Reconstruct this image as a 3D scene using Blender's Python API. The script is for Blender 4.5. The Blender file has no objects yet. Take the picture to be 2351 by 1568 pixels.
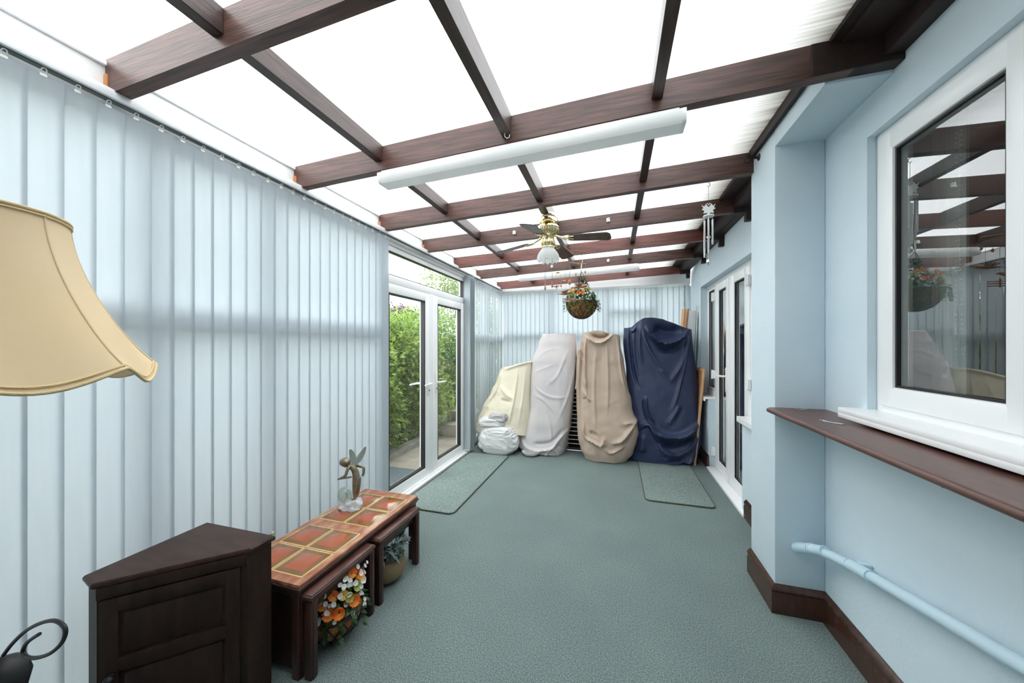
import bpy, bmesh, math, random
from mathutils import Vector, Matrix, noise
random.seed(7)
S = bpy.context.scene
COL = S.collection
PI = math.pi
R = math.radians
V = Vector

# ------------------------------------------------------------------ mesh builder
class MB:
    def __init__(s):
        s.v = []; s.f = []; s.m = []
    def add(s, vs, fs, mi=0):
        b = len(s.v)
        s.v += [tuple(p) for p in vs]
        for f in fs:
            s.f.append(tuple(i + b for i in f)); s.m.append(mi)
        return s
    def from_bm(s, bm, mi=0, M=None):
        bm.verts.ensure_lookup_table()
        for i, v in enumerate(bm.verts): v.index = i
        s.add([(M @ v.co) if M else v.co.copy() for v in bm.verts], [[v.index for v in f.verts] for f in bm.faces], mi)
        bm.free(); return s
    def obox(s, size, M, bev=0.0, mi=0, seg=2):
        bm = bmesh.new(); bmesh.ops.create_cube(bm, size=1)
        for v in bm.verts: v.co = V((v.co.x*size[0], v.co.y*size[1], v.co.z*size[2]))
        if bev > 0:
            bmesh.ops.bevel(bm, geom=list(bm.edges), offset=min(bev, min(size)*.45), segments=seg, affect='EDGES', profile=.5)
        return s.from_bm(bm, mi, M)
    def box(s, x0, x1, y0, y1, z0, z1, bev=0.0, mi=0):
        return s.obox((abs(x1-x0), abs(y1-y0), abs(z1-z0)), Matrix.Translation(((x0+x1)/2, (y0+y1)/2, (z0+z1)/2)), bev, mi)
    def tube(s, path, r, n=10, closed=False, mi=0, cap=True):
        P = [V(p) for p in path]; N = len(P)
        rr = r if isinstance(r, (list, tuple)) else [r]*N
        vs = []; fs = []; up = None
        for i, p in enumerate(P):
            a = P[i-1] if (i > 0 or closed) else p
            b = P[(i+1) % N] if (i < N-1 or closed) else p
            t = (b-a)
            if t.length < 1e-9: t = V((0, 0, 1))
            t.normalize()
            if up is None:
                up = V((0, 0, 1)) if abs(t.z) < .9 else V((1, 0, 0))
            x = up - t*up.dot(t)
            if x.length < 1e-5: x = t.orthogonal()
            x.normalize(); y = t.cross(x); up = x
            for k in range(n):
                a2 = 2*PI*k/n
                vs.append(p + (x*math.cos(a2) + y*math.sin(a2))*rr[i])
        last = N if closed else N-1
        for i in range(last):
            j = (i+1) % N
            for k in range(n):
                k2 = (k+1) % n
                fs.append((i*n+k, i*n+k2, j*n+k2, j*n+k))
        if cap and not closed:
            fs.append(tuple(range(n))[::-1]); fs.append(tuple((N-1)*n+k for k in range(n)))
        return s.add(vs, fs, mi)
    def cyl(s, p0, p1, r0, r1=None, n=16, mi=0):
        return s.tube([p0, p1], [r0, r0 if r1 is None else r1], n, mi=mi)
    def lathe(s, prof, c=(0, 0, 0), n=32, mi=0, M=None, squash=None):
        vs = []; fs = []
        for r, z in prof:
            for k in range(n):
                a = 2*PI*k/n
                p = V((r*math.cos(a), r*math.sin(a), z))
                if M: p = M @ p
                vs.append(p + V(c))
        for i in range(len(prof)-1):
            for k in range(n):
                k2 = (k+1) % n
                fs.append((i*n+k, i*n+k2, (i+1)*n+k2, (i+1)*n+k))
        return s.add(vs, fs, mi)
    def prism(s, poly, z0, z1, mi=0):
        n = len(poly)
        vs = [(x, y, z0) for x, y in poly] + [(x, y, z1) for x, y in poly]
        fs = [tuple(range(n))[::-1], tuple(range(n, 2*n))] + [(i, (i+1) % n, n+(i+1) % n, n+i) for i in range(n)]
        return s.add(vs, fs, mi)
    def sweep(s, prof, p0, p1, side, m0=0, m1=0, mi=0):
        # prof: (out, up) pairs; side = unit vector 'out'; m0/m1 mitre factors (length shift per unit out)
        p0 = V(p0); p1 = V(p1); side = V(side); d = (p1-p0).normalized(); n = len(prof)
        vs = [p0 + side*o + V((0, 0, u)) + d*(o*m0) for o, u in prof] + [p1 + side*o + V((0, 0, u)) + d*(o*m1) for o, u in prof]
        fs = [(i, (i+1) % n, n+(i+1) % n, n+i) for i in range(n)] + [tuple(range(n))[::-1], tuple(range(n, 2*n))]
        return s.add(vs, fs, mi)
    def grid(s, fn, nu, nv, closed_u=False, mi=0):
        vs = [fn(i/(nu if closed_u else nu-1), j/(nv-1)) for j in range(nv) for i in range(nu)]
        fs = []
        for j in range(nv-1):
            for i in range(nu if closed_u else nu-1):
                i2 = (i+1) % nu
                fs.append((j*nu+i, j*nu+i2, (j+1)*nu+i2, (j+1)*nu+i))
        return s.add(vs, fs, mi)
    def mesh(s, name, mats, smooth=35, recalc=True):
        me = bpy.data.meshes.new(name)
        me.from_pydata(s.v, [], s.f)
        if not isinstance(mats, (list, tuple)): mats = [mats]
        for m in mats: me.materials.append(m)
        me.polygons.foreach_set('material_index', s.m)
        if recalc:
            bm = bmesh.new(); bm.from_mesh(me); bmesh.ops.recalc_face_normals(bm, faces=bm.faces); bm.to_mesh(me); bm.free()
        if smooth:
            me.shade_smooth(); me.set_sharp_from_angle(angle=R(smooth))
        me.update()
        return me
    def build(s, name, mats, parent=None, smooth=35, recalc=True, label=None):
        o = bpy.data.objects.new(name, s.mesh(name, mats, smooth, recalc))
        return link(o, parent, label)

def world_m(o):
    m = o.matrix_basis.copy()
    if o.parent: m = world_m(o.parent) @ o.matrix_parent_inverse @ m
    return m
def link(o, parent=None, label=None):
    COL.objects.link(o)
    if parent:
        o.parent = parent
        o.matrix_parent_inverse = world_m(parent).inverted()
    if label: o['label'] = label
    return o
def tag(o, label, cat, group=None, kind=None):
    o['label'] = label; o['category'] = cat
    if group: o['group'] = group
    if kind: o['kind'] = kind
    return o
def thing(name, label, cat, loc=(0, 0, 0), group=None, kind=None):
    o = bpy.data.objects.new(name, None); o.empty_display_size = .05
    o.location = loc; COL.objects.link(o)
    return tag(o, label, cat, group, kind)
def struct(o, label, cat): return tag(o, label, cat, kind='structure')
def dup(o, parent=None):
    c = o.copy(); COL.objects.link(c)
    if parent is not None: c.parent = parent
    for ch in list(o.children): dup(ch, c)
    return c

# ------------------------------------------------------------------ materials
def mat(name):
    m = bpy.data.materials.new(name); m.use_nodes = True
    nt = m.node_tree; nt.nodes.clear()
    return m, nt.nodes, nt.links
def N_(n, t, **kw):
    x = n.new(t)
    for k, v in kw.items(): setattr(x, k, v)
    return x
def rgba(c): return (c[0], c[1], c[2], 1)
def lin(r, g, b):
    f = lambda c: (c/255/12.92) if c/255 <= .04045 else ((c/255+.055)/1.055)**2.4
    return (f(r), f(g), f(b))
def pr(name, c1, rough=.5, metal=0, c2=None, nscale=8, stretch=(1, 1, 1), bump=0, bscale=60, spec=.5, detail=5, lo=.35, hi=.65, sheen=0, trans=None, coat=0, bstretch=None):
    m, n, l = mat(name)
    out = N_(n, 'ShaderNodeOutputMaterial'); b = N_(n, 'ShaderNodeBsdfPrincipled')
    b.inputs['Base Color'].default_value = rgba(c1); b.inputs['Roughness'].default_value = rough
    b.inputs['Metallic'].default_value = metal; b.inputs['Specular IOR Level'].default_value = spec
    b.inputs['Coat Weight'].default_value = coat
    if sheen: b.inputs['Sheen Weight'].default_value = sheen
    tc = N_(n, 'ShaderNodeTexCoord')
    colsock = None
    if c2:
        mp = N_(n, 'ShaderNodeMapping'); mp.inputs['Scale'].default_value = stretch
        nz = N_(n, 'ShaderNodeTexNoise'); nz.inputs['Scale'].default_value = nscale; nz.inputs['Detail'].default_value = detail
        rp = N_(n, 'ShaderNodeValToRGB')
        rp.color_ramp.elements[0].position = lo; rp.color_ramp.elements[0].color = rgba(c1)
        rp.color_ramp.elements[1].position = hi; rp.color_ramp.elements[1].color = rgba(c2)
        l.new(tc.outputs['Object'], mp.inputs['Vector']); l.new(mp.outputs[0], nz.inputs['Vector'])
        l.new(nz.outputs['Fac'], rp.inputs[0]); l.new(rp.outputs[0], b.inputs['Base Color']); colsock = rp.outputs[0]
    if bump:
        mp2 = N_(n, 'ShaderNodeMapping'); mp2.inputs['Scale'].default_value = bstretch or stretch
        nb = N_(n, 'ShaderNodeTexNoise'); nb.inputs['Scale'].default_value = bscale; nb.inputs['Detail'].default_value = 4
        bp = N_(n, 'ShaderNodeBump'); bp.inputs['Strength'].default_value = bump; bp.inputs['Distance'].default_value = .01
        l.new(tc.outputs['Object'], mp2.inputs['Vector']); l.new(mp2.outputs[0], nb.inputs['Vector'])
        l.new(nb.outputs['Fac'], bp.inputs['Height']); l.new(bp.outputs[0], b.inputs['Normal'])
    if trans:
        t = N_(n, 'ShaderNodeBsdfTranslucent'); mx = N_(n, 'ShaderNodeMixShader'); mx.inputs[0].default_value = trans
        t.inputs['Color'].default_value = rgba(c1)
        if colsock: l.new(colsock, t.inputs['Color'])
        l.new(b.outputs[0], mx.inputs[1]); l.new(t.outputs[0], mx.inputs[2]); l.new(mx.outputs[0], out.inputs[0])
    else:
        l.new(b.outputs[0], out.inputs[0])
    return m
def glassmat(name, tint=(.97, .985, .98), boost=1.0, rough=0.0):
    m, n, l = mat(name)
    out = N_(n, 'ShaderNodeOutputMaterial'); t = N_(n, 'ShaderNodeBsdfTransparent'); g = N_(n, 'ShaderNodeBsdfGlossy')
    t.inputs['Color'].default_value = rgba(tint); g.inputs['Roughness'].default_value = rough
    fr = N_(n, 'ShaderNodeFresnel'); fr.inputs['IOR'].default_value = 1.5
    mu = N_(n, 'ShaderNodeMath', operation='MULTIPLY'); mu.inputs[1].default_value = boost; mu.use_clamp = True
    geo = N_(n, 'ShaderNodeNewGeometry')
    bf = N_(n, 'ShaderNodeMath', operation='SUBTRACT'); bf.inputs[0].default_value = 1
    m2 = N_(n, 'ShaderNodeMath', operation='MULTIPLY')
    mx = N_(n, 'ShaderNodeMixShader')
    l.new(fr.outputs[0], mu.inputs[0]); l.new(geo.outputs['Backfacing'], bf.inputs[1])
    l.new(mu.outputs[0], m2.inputs[0]); l.new(bf.outputs[0], m2.inputs[1])
    l.new(m2.outputs[0], mx.inputs[0]); l.new(t.outputs[0], mx.inputs[1]); l.new(g.outputs[0], mx.inputs[2])
    l.new(mx.outputs[0], out.inputs[0])
    return m

def carpetmat(name, c1, c2, c3):
    m, n, l = mat(name)
    out = N_(n, 'ShaderNodeOutputMaterial'); b = N_(n, 'ShaderNodeBsdfPrincipled')
    b.inputs['Roughness'].default_value = 1; b.inputs['Specular IOR Level'].default_value = .1
    tc = N_(n, 'ShaderNodeTexCoord')
    nz = N_(n, 'ShaderNodeTexNoise'); nz.inputs['Scale'].default_value = 170; nz.inputs['Detail'].default_value = 6; nz.inputs['Roughness'].default_value = .68
    rp = N_(n, 'ShaderNodeValToRGB'); e = rp.color_ramp.elements
    e[0].position = .40; e[0].color = rgba(c1); e[1].position = .62; e[1].color = rgba(c3)
    k = e.new(.5); k.color = rgba(c2)
    n2 = N_(n, 'ShaderNodeTexNoise'); n2.inputs['Scale'].default_value = 1.7; n2.inputs['Detail'].default_value = 6
    r2 = N_(n, 'ShaderNodeValToRGB'); r2.color_ramp.elements[0].color = (.90, .90, .90, 1); r2.color_ramp.elements[1].color = (1.06, 1.06, 1.04, 1)
    r2.color_ramp.elements[0].position = .3; r2.color_ramp.elements[1].position = .7
    mu = N_(n, 'ShaderNodeMixRGB', blend_type='MULTIPLY'); mu.inputs[0].default_value = 1
    n3 = N_(n, 'ShaderNodeTexNoise'); n3.inputs['Scale'].default_value = 380; n3.inputs['Detail'].default_value = 3
    bp = N_(n, 'ShaderNodeBump'); bp.inputs['Strength'].default_value = .32; bp.inputs['Distance'].default_value = .006
    for q in (nz, n2, n3): l.new(tc.outputs['Object'], q.inputs['Vector'])
    l.new(nz.outputs['Fac'], rp.inputs[0]); l.new(n2.outputs['Fac'], r2.inputs[0])
    l.new(rp.outputs[0], mu.inputs[1]); l.new(r2.outputs[0], mu.inputs[2]); l.new(mu.outputs[0], b.inputs['Base Color'])
    l.new(n3.outputs['Fac'], bp.inputs['Height']); l.new(bp.outputs[0], b.inputs['Normal']); l.new(b.outputs[0], out.inputs[0])
    return m

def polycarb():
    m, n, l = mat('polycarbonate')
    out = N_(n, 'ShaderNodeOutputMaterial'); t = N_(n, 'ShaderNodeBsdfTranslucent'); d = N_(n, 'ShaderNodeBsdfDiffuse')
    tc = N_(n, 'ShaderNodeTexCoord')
    # shade of the house painted into the sheet colour, plus grime by the timbers
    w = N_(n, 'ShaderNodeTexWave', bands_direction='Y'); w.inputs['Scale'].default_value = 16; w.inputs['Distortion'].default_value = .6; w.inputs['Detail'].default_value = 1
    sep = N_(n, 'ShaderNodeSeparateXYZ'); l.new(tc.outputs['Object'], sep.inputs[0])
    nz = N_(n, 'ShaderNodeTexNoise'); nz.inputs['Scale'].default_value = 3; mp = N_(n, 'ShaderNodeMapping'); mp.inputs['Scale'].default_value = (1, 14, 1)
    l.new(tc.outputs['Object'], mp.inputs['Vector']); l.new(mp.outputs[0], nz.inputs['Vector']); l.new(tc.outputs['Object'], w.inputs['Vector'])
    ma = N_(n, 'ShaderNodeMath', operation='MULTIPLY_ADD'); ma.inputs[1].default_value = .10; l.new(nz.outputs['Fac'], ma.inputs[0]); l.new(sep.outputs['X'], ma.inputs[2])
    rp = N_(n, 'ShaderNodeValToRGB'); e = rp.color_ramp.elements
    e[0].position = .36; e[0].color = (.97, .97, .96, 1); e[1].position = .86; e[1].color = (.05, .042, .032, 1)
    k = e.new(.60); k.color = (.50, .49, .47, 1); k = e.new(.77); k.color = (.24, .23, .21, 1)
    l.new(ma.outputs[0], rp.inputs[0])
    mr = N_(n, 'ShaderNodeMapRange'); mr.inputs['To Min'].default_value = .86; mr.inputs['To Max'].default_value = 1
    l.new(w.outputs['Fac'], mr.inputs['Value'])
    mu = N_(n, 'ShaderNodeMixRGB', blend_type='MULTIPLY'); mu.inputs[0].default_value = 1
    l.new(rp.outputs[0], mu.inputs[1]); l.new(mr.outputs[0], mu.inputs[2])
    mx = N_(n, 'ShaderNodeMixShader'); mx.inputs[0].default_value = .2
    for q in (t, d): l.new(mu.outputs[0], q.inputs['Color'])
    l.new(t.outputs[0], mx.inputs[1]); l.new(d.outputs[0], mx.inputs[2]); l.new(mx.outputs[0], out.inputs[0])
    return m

def leafmat(name, c1, c2, c3, tr=.35):
    m, n, l = mat(name)
    out = N_(n, 'ShaderNodeOutputMaterial'); b = N_(n, 'ShaderNodeBsdfPrincipled'); t = N_(n, 'ShaderNodeBsdfTranslucent')
    b.inputs['Roughness'].default_value = .5
    tc = N_(n, 'ShaderNodeTexCoord'); nz = N_(n, 'ShaderNodeTexNoise'); nz.inputs['Scale'].default_value = 11; nz.inputs['Detail'].default_value = 3
    rp = N_(n, 'ShaderNodeValToRGB'); e = rp.color_ramp.elements
    e[0].position = .35; e[0].color = rgba(c1); e[1].position = .68; e[1].color = rgba(c3); k = e.new(.5); k.color = rgba(c2)
    mx = N_(n, 'ShaderNodeMixShader'); mx.inputs[0].default_value = tr
    l.new(tc.outputs['Object'], nz.inputs['Vector']); l.new(nz.outputs['Fac'], rp.inputs[0])
    l.new(rp.outputs[0], b.inputs['Base Color']); l.new(rp.outputs[0], t.inputs['Color'])
    l.new(b.outputs[0], mx.inputs[1]); l.new(t.outputs[0], mx.inputs[2]); l.new(mx.outputs[0], out.inputs[0])
    return m

M = {}
M['wall'] = pr('blue_wall_paint', lin(209, 223, 230), .75, c2=lin(203, 219, 227), nscale=2.2, bump=.12, bscale=70)
M['pvc'] = pr('white_upvc', (.88, .885, .885), .3)
M['fascia'] = pr('white_fascia_paint', (.70, .70, .695), .5, bump=.03, bscale=30)
M['rafter'] = pr('stained_rafter_timber', (.050, .023, .017), .42, c2=(.115, .052, .040), nscale=4, stretch=(1.2, 16, 16), bump=.15, bscale=9, detail=8)
M['rafter_red'] = pr('reddish_rafter_timber', (.085, .026, .018), .42, c2=(.17, .055, .042), nscale=4, stretch=(1.2, 16, 16), bump=.15, bscale=9, detail=8)
M['noggin'] = pr('stained_noggin_timber', (.030, .015, .012), .42, c2=(.060, .032, .026), nscale=4, stretch=(16, 1.2, 16), bump=.15, bscale=9, detail=8)
M['soffit'] = pr('dark_soffit_timber', (.014, .008, .007), .6, c2=(.03, .012, .010), nscale=5, stretch=(8, 1, 8))
M['bare'] = pr('bare_orange_timber', (.50, .20, .07), .6)
M['brown'] = pr('dark_brown_gloss', (.040, .018, .012), .2, c2=(.060, .027, .019), nscale=6, stretch=(6, 6, 1), bump=.08, bscale=20)
M['shelf'] = pr('mahogany_shelf', (.085, .036, .028), .36, c2=(.125, .055, .042), nscale=5, stretch=(10, 1, 10), bump=.04, bscale=16)
M['carpet'] = carpetmat('green_grey_carpet', (.095, .128, .125), (.168, .215, .208), (.262, .312, .298))
M['mat'] = carpetmat('green_grey_mat', (.100, .135, .130), (.198, .25, .240), (.315, .37, .35))
M['binding'] = pr('olive_binding', (.085, .095, .055), .8)
M['fabric'] = pr('pale_blue_blind_fabric', lin(186, 194, 200), .8, c2=lin(182, 191, 198), nscale=6, stretch=(6, 6, .6), trans=.40, spec=.1, bump=.02, bscale=260)
M['fabric_shaded'] = pr('shaded_bunch_fabric', lin(176, 186, 190), .8, trans=.10, spec=.1)  # same blind fabric, darker and less translucent to paint in the bunch's shade
M['clip'] = pr('white_plastic_clip', (.8, .82, .82), .35)
M['rail'] = pr('white_headrail', (.78, .80, .82), .3)
M['railslot'] = pr('headrail_slot', (.10, .12, .12), .5)
M['glass'] = glassmat('clear_glazing')
M['houseglass'] = glassmat('house_glazing', (.90, .93, .92), 3.4)
M['gasket'] = pr('black_gasket', (.012, .012, .013), .5)
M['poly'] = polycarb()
M['polytop'] = glassmat('polycarbonate_outer_skin', (.985, .985, .985), .3)
M['diffuser'] = pr('white_diffuser', (.93, .93, .92), .35, trans=.3)
M['lightbase'] = pr('white_batten', (.92, .92, .90), .4)
M['brass'] = pr('polished_brass', (.80, .70, .42), .2, metal=1)
M['blade'] = pr('walnut_fan_blade', (.055, .028, .022), .4, c2=(.10, .06, .05), nscale=6, stretch=(3, 3, 12))
M['frost'] = pr('frosted_glass_shade', (.86, .87, .85), .45, trans=.45)
M['chain'] = pr('grey_metal_chain', (.25, .24, .22), .35, metal=.8)
M['darkmetal'] = pr('black_iron', (.016, .016, .017), .45, metal=.3)
M['silver'] = pr('silver_metal', (.72, .72, .72), .22, metal=1)
M['whitemetal'] = pr('white_enamel', (.82, .82, .80), .3)
M['balsa'] = pr('orange_wood', (.55, .24, .10), .55)
M['balsa2'] = pr('brown_wood_pieces', (.40, .19, .11), .55, c2=(.55, .30, .19), nscale=30)
M['coir'] = pr('coir_liner', (.30, .12, .04), 1, c2=(.52, .25, .09), nscale=60, bump=.7, bscale=140)
M['wire'] = pr('green_brown_wire', (.035, .030, .018), .5)
M['cord'] = pr('pale_cord', (.75, .72, .66), .8)
M['leaf'] = leafmat('artificial_leaf', (.012, .045, .018), (.05, .12, .04), (.16, .27, .08))
M['lime'] = leafmat('lime_petal', (.25, .35, .05), (.45, .50, .12), (.6, .6, .22))
M['orange'] = leafmat('orange_petal', (.75, .12, .02), (.85, .22, .03), (.9, .36, .06))
M['yellow'] = leafmat('yellow_petal', (.75, .42, .04), (.88, .58, .08), (.9, .7, .18))
M['white'] = leafmat('white_petal', (.75, .76, .74), (.84, .85, .83), (.9, .9, .88))
M['centre'] = pr('flower_centre', (.10, .05, .01), .8)
M['table'] = pr('dark_mahogany_table', (.026, .009, .007), .3, c2=(.052, .018, .013), nscale=5, stretch=(8, 8, 1.5), bump=.03, bscale=20)
M['nesttop'] = pr('reddish_mahogany_top', (.065, .022, .015), .3, c2=(.115, .045, .032), nscale=7, stretch=(4, 1, 4), detail=8)
M['worn'] = pr('worn_orange_table_edge', (.34, .11, .055), .3, c2=(.62, .38, .22), nscale=9, stretch=(3, 1, 3), detail=8, lo=.42, hi=.75)
M['tile'] = pr('terracotta_tile', (.35, .080, .028), .16, c2=(.43, .115, .045), nscale=11, coat=.3)
M['tileedge'] = pr('olive_tile_edge', (.17, .085, .025), .18, c2=(.24, .12, .04), nscale=14, coat=.3)
M['gold'] = pr('gold_tile_line', (.66, .45, .19), .25)
M['cabinet'] = pr('very_dark_oak', (.015, .0065, .0045), .5, spec=.28, c2=(.030, .013, .009), nscale=4, stretch=(8, 8, 1.2), bump=.05, bscale=24)
M['cabtop'] = pr('scuffed_dark_oak_top', (.026, .011, .008), .42, spec=.35, c2=(.054, .022, .015), nscale=5, stretch=(2, 6, 2), detail=8)
M['shade'] = pr('cream_shade_fabric', lin(236, 213, 172), .8, c2=lin(240, 220, 184), nscale=4, trans=.28, bump=.05, bscale=300)
M['braid'] = pr('cream_braid', lin(214, 190, 146), .8, bump=.3, bscale=300)
M['bronze'] = pr('weathered_bronze', (.18, .13, .075), .38, metal=.55, c2=(.30, .29, .22), nscale=22)
M['wing'] = pr('pewter_wing', (.42, .45, .40), .3, metal=.35, trans=.15)
M['stone'] = pr('pale_blue_stone', (.50, .54, .58), .55, c2=(.72, .74, .76), nscale=24, bump=.5, bscale=40)
M['crystal'] = glassmat('crystal_ball', (.80, .83, .78), 2.2, .08)
M['plumbing'] = pr('blue_painted_pipe', lin(196, 219, 230), .35)
M['cream_sheet'] = pr('cream_dust_sheet', lin(240, 231, 208), .85, trans=.12, bump=.08, bscale=60)
M['grey_sheet'] = pr('lilac_grey_cover', lin(205, 198, 196), .7, c2=lin(198, 193, 195), nscale=3, bump=.04, bscale=60)
M['taupe_sheet'] = pr('taupe_cover', lin(190, 170, 153), .75, c2=lin(184, 163, 146), nscale=4, bump=.04, bscale=60)
M['blue_sheet'] = pr('navy_cover', lin(40, 50, 80), .5, c2=lin(46, 57, 88), nscale=4, bump=.04, bscale=60)
M['bag'] = pr('white_plastic_bag', (.80, .80, .80), .3, trans=.15)
M['clearbag'] = pr('grey_plastic_bag', (.62, .62, .62), .25, trans=.3)
M['teal'] = pr('teal_tub', (.02, .30, .31), .4)
M['pine'] = pr('pine_strip', (.56, .30, .15), .55, c2=(.66, .40, .22), nscale=6, stretch=(14, 14, 1))
M['board'] = pr('oak_board', (.36, .17, .07), .5, c2=(.46, .24, .11), nscale=6, stretch=(10, 10, 1))
M['track'] = pr('grey_green_track', (.28, .36, .33), .25, metal=.4)
M['potclay'] = pr('olive_ceramic', (.16, .10, .05), .45, c2=(.22, .15, .08), nscale=8)
M['sage'] = leafmat('sage_leaf', (.10, .13, .12), (.20, .26, .25), (.36, .46, .45), .2)
M['hedge'] = leafmat('hedge_leaf', (.085, .16, .02), (.23, .34, .065), (.42, .53, .15), .5)
M['hedge2'] = leafmat('darker_hedge_leaf', (.055, .12, .025), (.16, .26, .06), (.32, .44, .13), .5)
M['tree'] = leafmat('garden_tree_leaf', (.16, .22, .09), (.30, .38, .18), (.46, .50, .30), .45)
M['purple'] = leafmat('purple_leaf', (.05, .02, .035), (.10, .04, .06), (.16, .08, .10), .3)
M['twig'] = pr('brown_bark', (.09, .06, .04), .9)
M['paving'] = pr('beige_paving', (.28, .24, .20), .9, c2=(.36, .32, .27), nscale=6, bump=.2, bscale=30)
M['soil'] = pr('garden_ground', (.10, .11, .05), 1, c2=(.16, .18, .08), nscale=3)
M['kerb'] = pr('grey_kerb_stone', (.24, .23, .21), .9, c2=(.34, .32, .29), nscale=9)
M['doormat'] = pr('grey_doormat', (.065, .08, .095), 1, c2=(.14, .165, .18), nscale=90, bump=.6, bscale=120)
M['brickhouse'] = pr('peach_render', (.50, .33, .22), .9, c2=(.58, .40, .28), nscale=3)
M['rooftile'] = pr('grey_rooftile', (.20, .18, .18), .9)
M['interior'] = pr('beige_house_wall', (.62, .59, .52), .9)
M['interiorfloor'] = pr('house_floor', (.16, .11, .08), .6)
M['curtain'] = pr('house_blind', (.62, .62, .60), .8)

# ------------------------------------------------------------------ camera and daylight
FPX = 790.0
YAW = math.atan(236/790)
cd = bpy.data.cameras.new('camera'); co = bpy.data.objects.new('camera', cd); COL.objects.link(co)
cd.sensor_width = 36; cd.sensor_fit = 'HORIZONTAL'; cd.lens = 36*FPX/2351; cd.shift_y = 10/2351; cd.clip_start = .02
co.location = (0, 0, 1.4); co.rotation_euler = (PI/2, 0, YAW)
S.camera = co
w = bpy.data.worlds.new('overcast_sky'); S.world = w; w.use_nodes = True
bg = w.node_tree.nodes['Background']; bg.inputs[0].default_value = (.95, .98, 1, 1); bg.inputs[1].default_value = 2.6
S.view_settings.view_transform = 'Standard'; S.view_settings.look = 'None'; S.view_settings.gamma = 1; S.view_settings.use_curve_mapping = False
S.view_settings.exposure = 1.14
S.cycles.max_bounces = 14; S.cycles.diffuse_bounces = 6; S.cycles.transparent_max_bounces = 24; S.cycles.glossy_bounces = 4
S.cycles.caustics_reflective = False; S.cycles.caustics_refractive = False
S.cycles.use_denoising = True

# ------------------------------------------------------------------ roof line helpers
XL, XR = -1.88, 1.03
RY = [-.78, .03, .845, 1.66, 2.45, 3.13, 3.85, 4.56, 5.46]
drift = lambda y: -.008*max(0, y-1.0)
ztop = lambda x, y: 2.505 + (x-XL)*.034 + drift(y)
zbot = lambda x, y: 2.366 + (x-XL)*.036 + drift(y)*.6

# ------------------------------------------------------------------ shell
struct(MB().box(XL-.06, 1.3, -.95, 5.75, -.12, 0).build('floor', M['carpet'], smooth=0), 'green-grey flecked carpet covering the whole floor', 'carpet')

wr = MB()
T = 1.28
wr.box(1.03, T, -.95, .42, 0, 4.6)                  # beside the window, behind the viewer
wr.box(1.03, T, .42, 1.838, 0, 1.105)
wr.box(1.03, T, .42, 1.838, 2.285, 4.6)
wr.box(1.03, T, 1.838, 2.60, 0, 4.6)
wr.box(1.03, T, 2.60, 4.80, 2.135, 4.6)
wr.box(1.03, T, 2.60, 3.34, 0, .785)
wr.box(1.03, T, 4.425, 4.80, 0, .785)
# far end runs very slightly outwards
wr.prism([(1.03, 4.80), (1.10, 5.75), (T, 5.75), (T, 4.80)], 0, 4.6)
struct(wr.build('wall_right', M['wall'], smooth=0), 'pale blue painted house wall with window and glazed doors', 'wall')
pier = MB(); pier.box(.81, 1.03, 2.14, 2.47, 0, 2.60, .006); pier.box(.81, 1.03, 1.69, 2.14, 2.452, 2.60, .004)
struct(pier.build('wall_pier', M['wall'], smooth=30), 'pale blue pier and lintel boxing standing out from the house wall', 'wall')
struct(MB().box(XL-.1, T, -1.05, -.95, 0, 2.7).build('wall_front', M['wall'], smooth=0), 'pale blue end wall behind the viewer', 'wall')
# left eaves beam + back beam in white
lb = MB(); lb.box(-1.98, -1.885, -.95, 5.75, 2.30, 2.50); lb.box(-1.98, -1.882, -.95, 5.70, 2.29, 2.375, .003)
struct(MB().box(-1.885, -1.870, -.95, 5.66, 2.478, 2.494, .002).build('trim_1', M['pvc'], smooth=0), 'thin white trim strip between the left eaves board and the roof sheets', 'trim')
struct(lb.build('wall_left', M['fascia'], smooth=0), 'white eaves board running above the left blinds', 'wall')
bb = MB(); bb.prism([(-1.9, 5.66), (1.08, 5.66), (1.08, 5.75), (-1.9, 5.75)], 2.335, 2.55)
struct(bb.build('wall_back', M['fascia'], smooth=0), 'white board above the blind on the end wall', 'wall')

# skirting
PROF = [(0, 0), (.022, 0), (.022, .095), (.018, .103), (.018, .112), (.022, .118), (.019, .132), (.010, .142), (.004, .147), (0, .147)]
sk = MB()
sk.sweep(PROF, (1.03, -.95, 0), (1.03, 2.14, 0), (-1, 0, 0), 0, -1)
sk.sweep(PROF, (1.03, 2.14, 0), (.81, 2.14, 0), (0, -1, 0), 1, 1)
sk.sweep(PROF, (.81, 2.14, 0), (.81, 2.47, 0), (-1, 0, 0), -1, 0)
sk.sweep(PROF, (1.03, 2.49, 0), (1.03, 3.235, 0), (-1, 0, 0))
sk.sweep(PROF, (1.03, 4.40, 0), (1.03, 4.80, 0), (-1, 0, 0)); sk.sweep(PROF, (1.03, 4.80, 0), (1.095, 5.66, 0), (-1, .07, 0))
struct(sk.build('baseboard_right', M['brown'], smooth=30), 'dark brown moulded skirting board round the foot of the blue wall and pier', 'skirting board')

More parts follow.
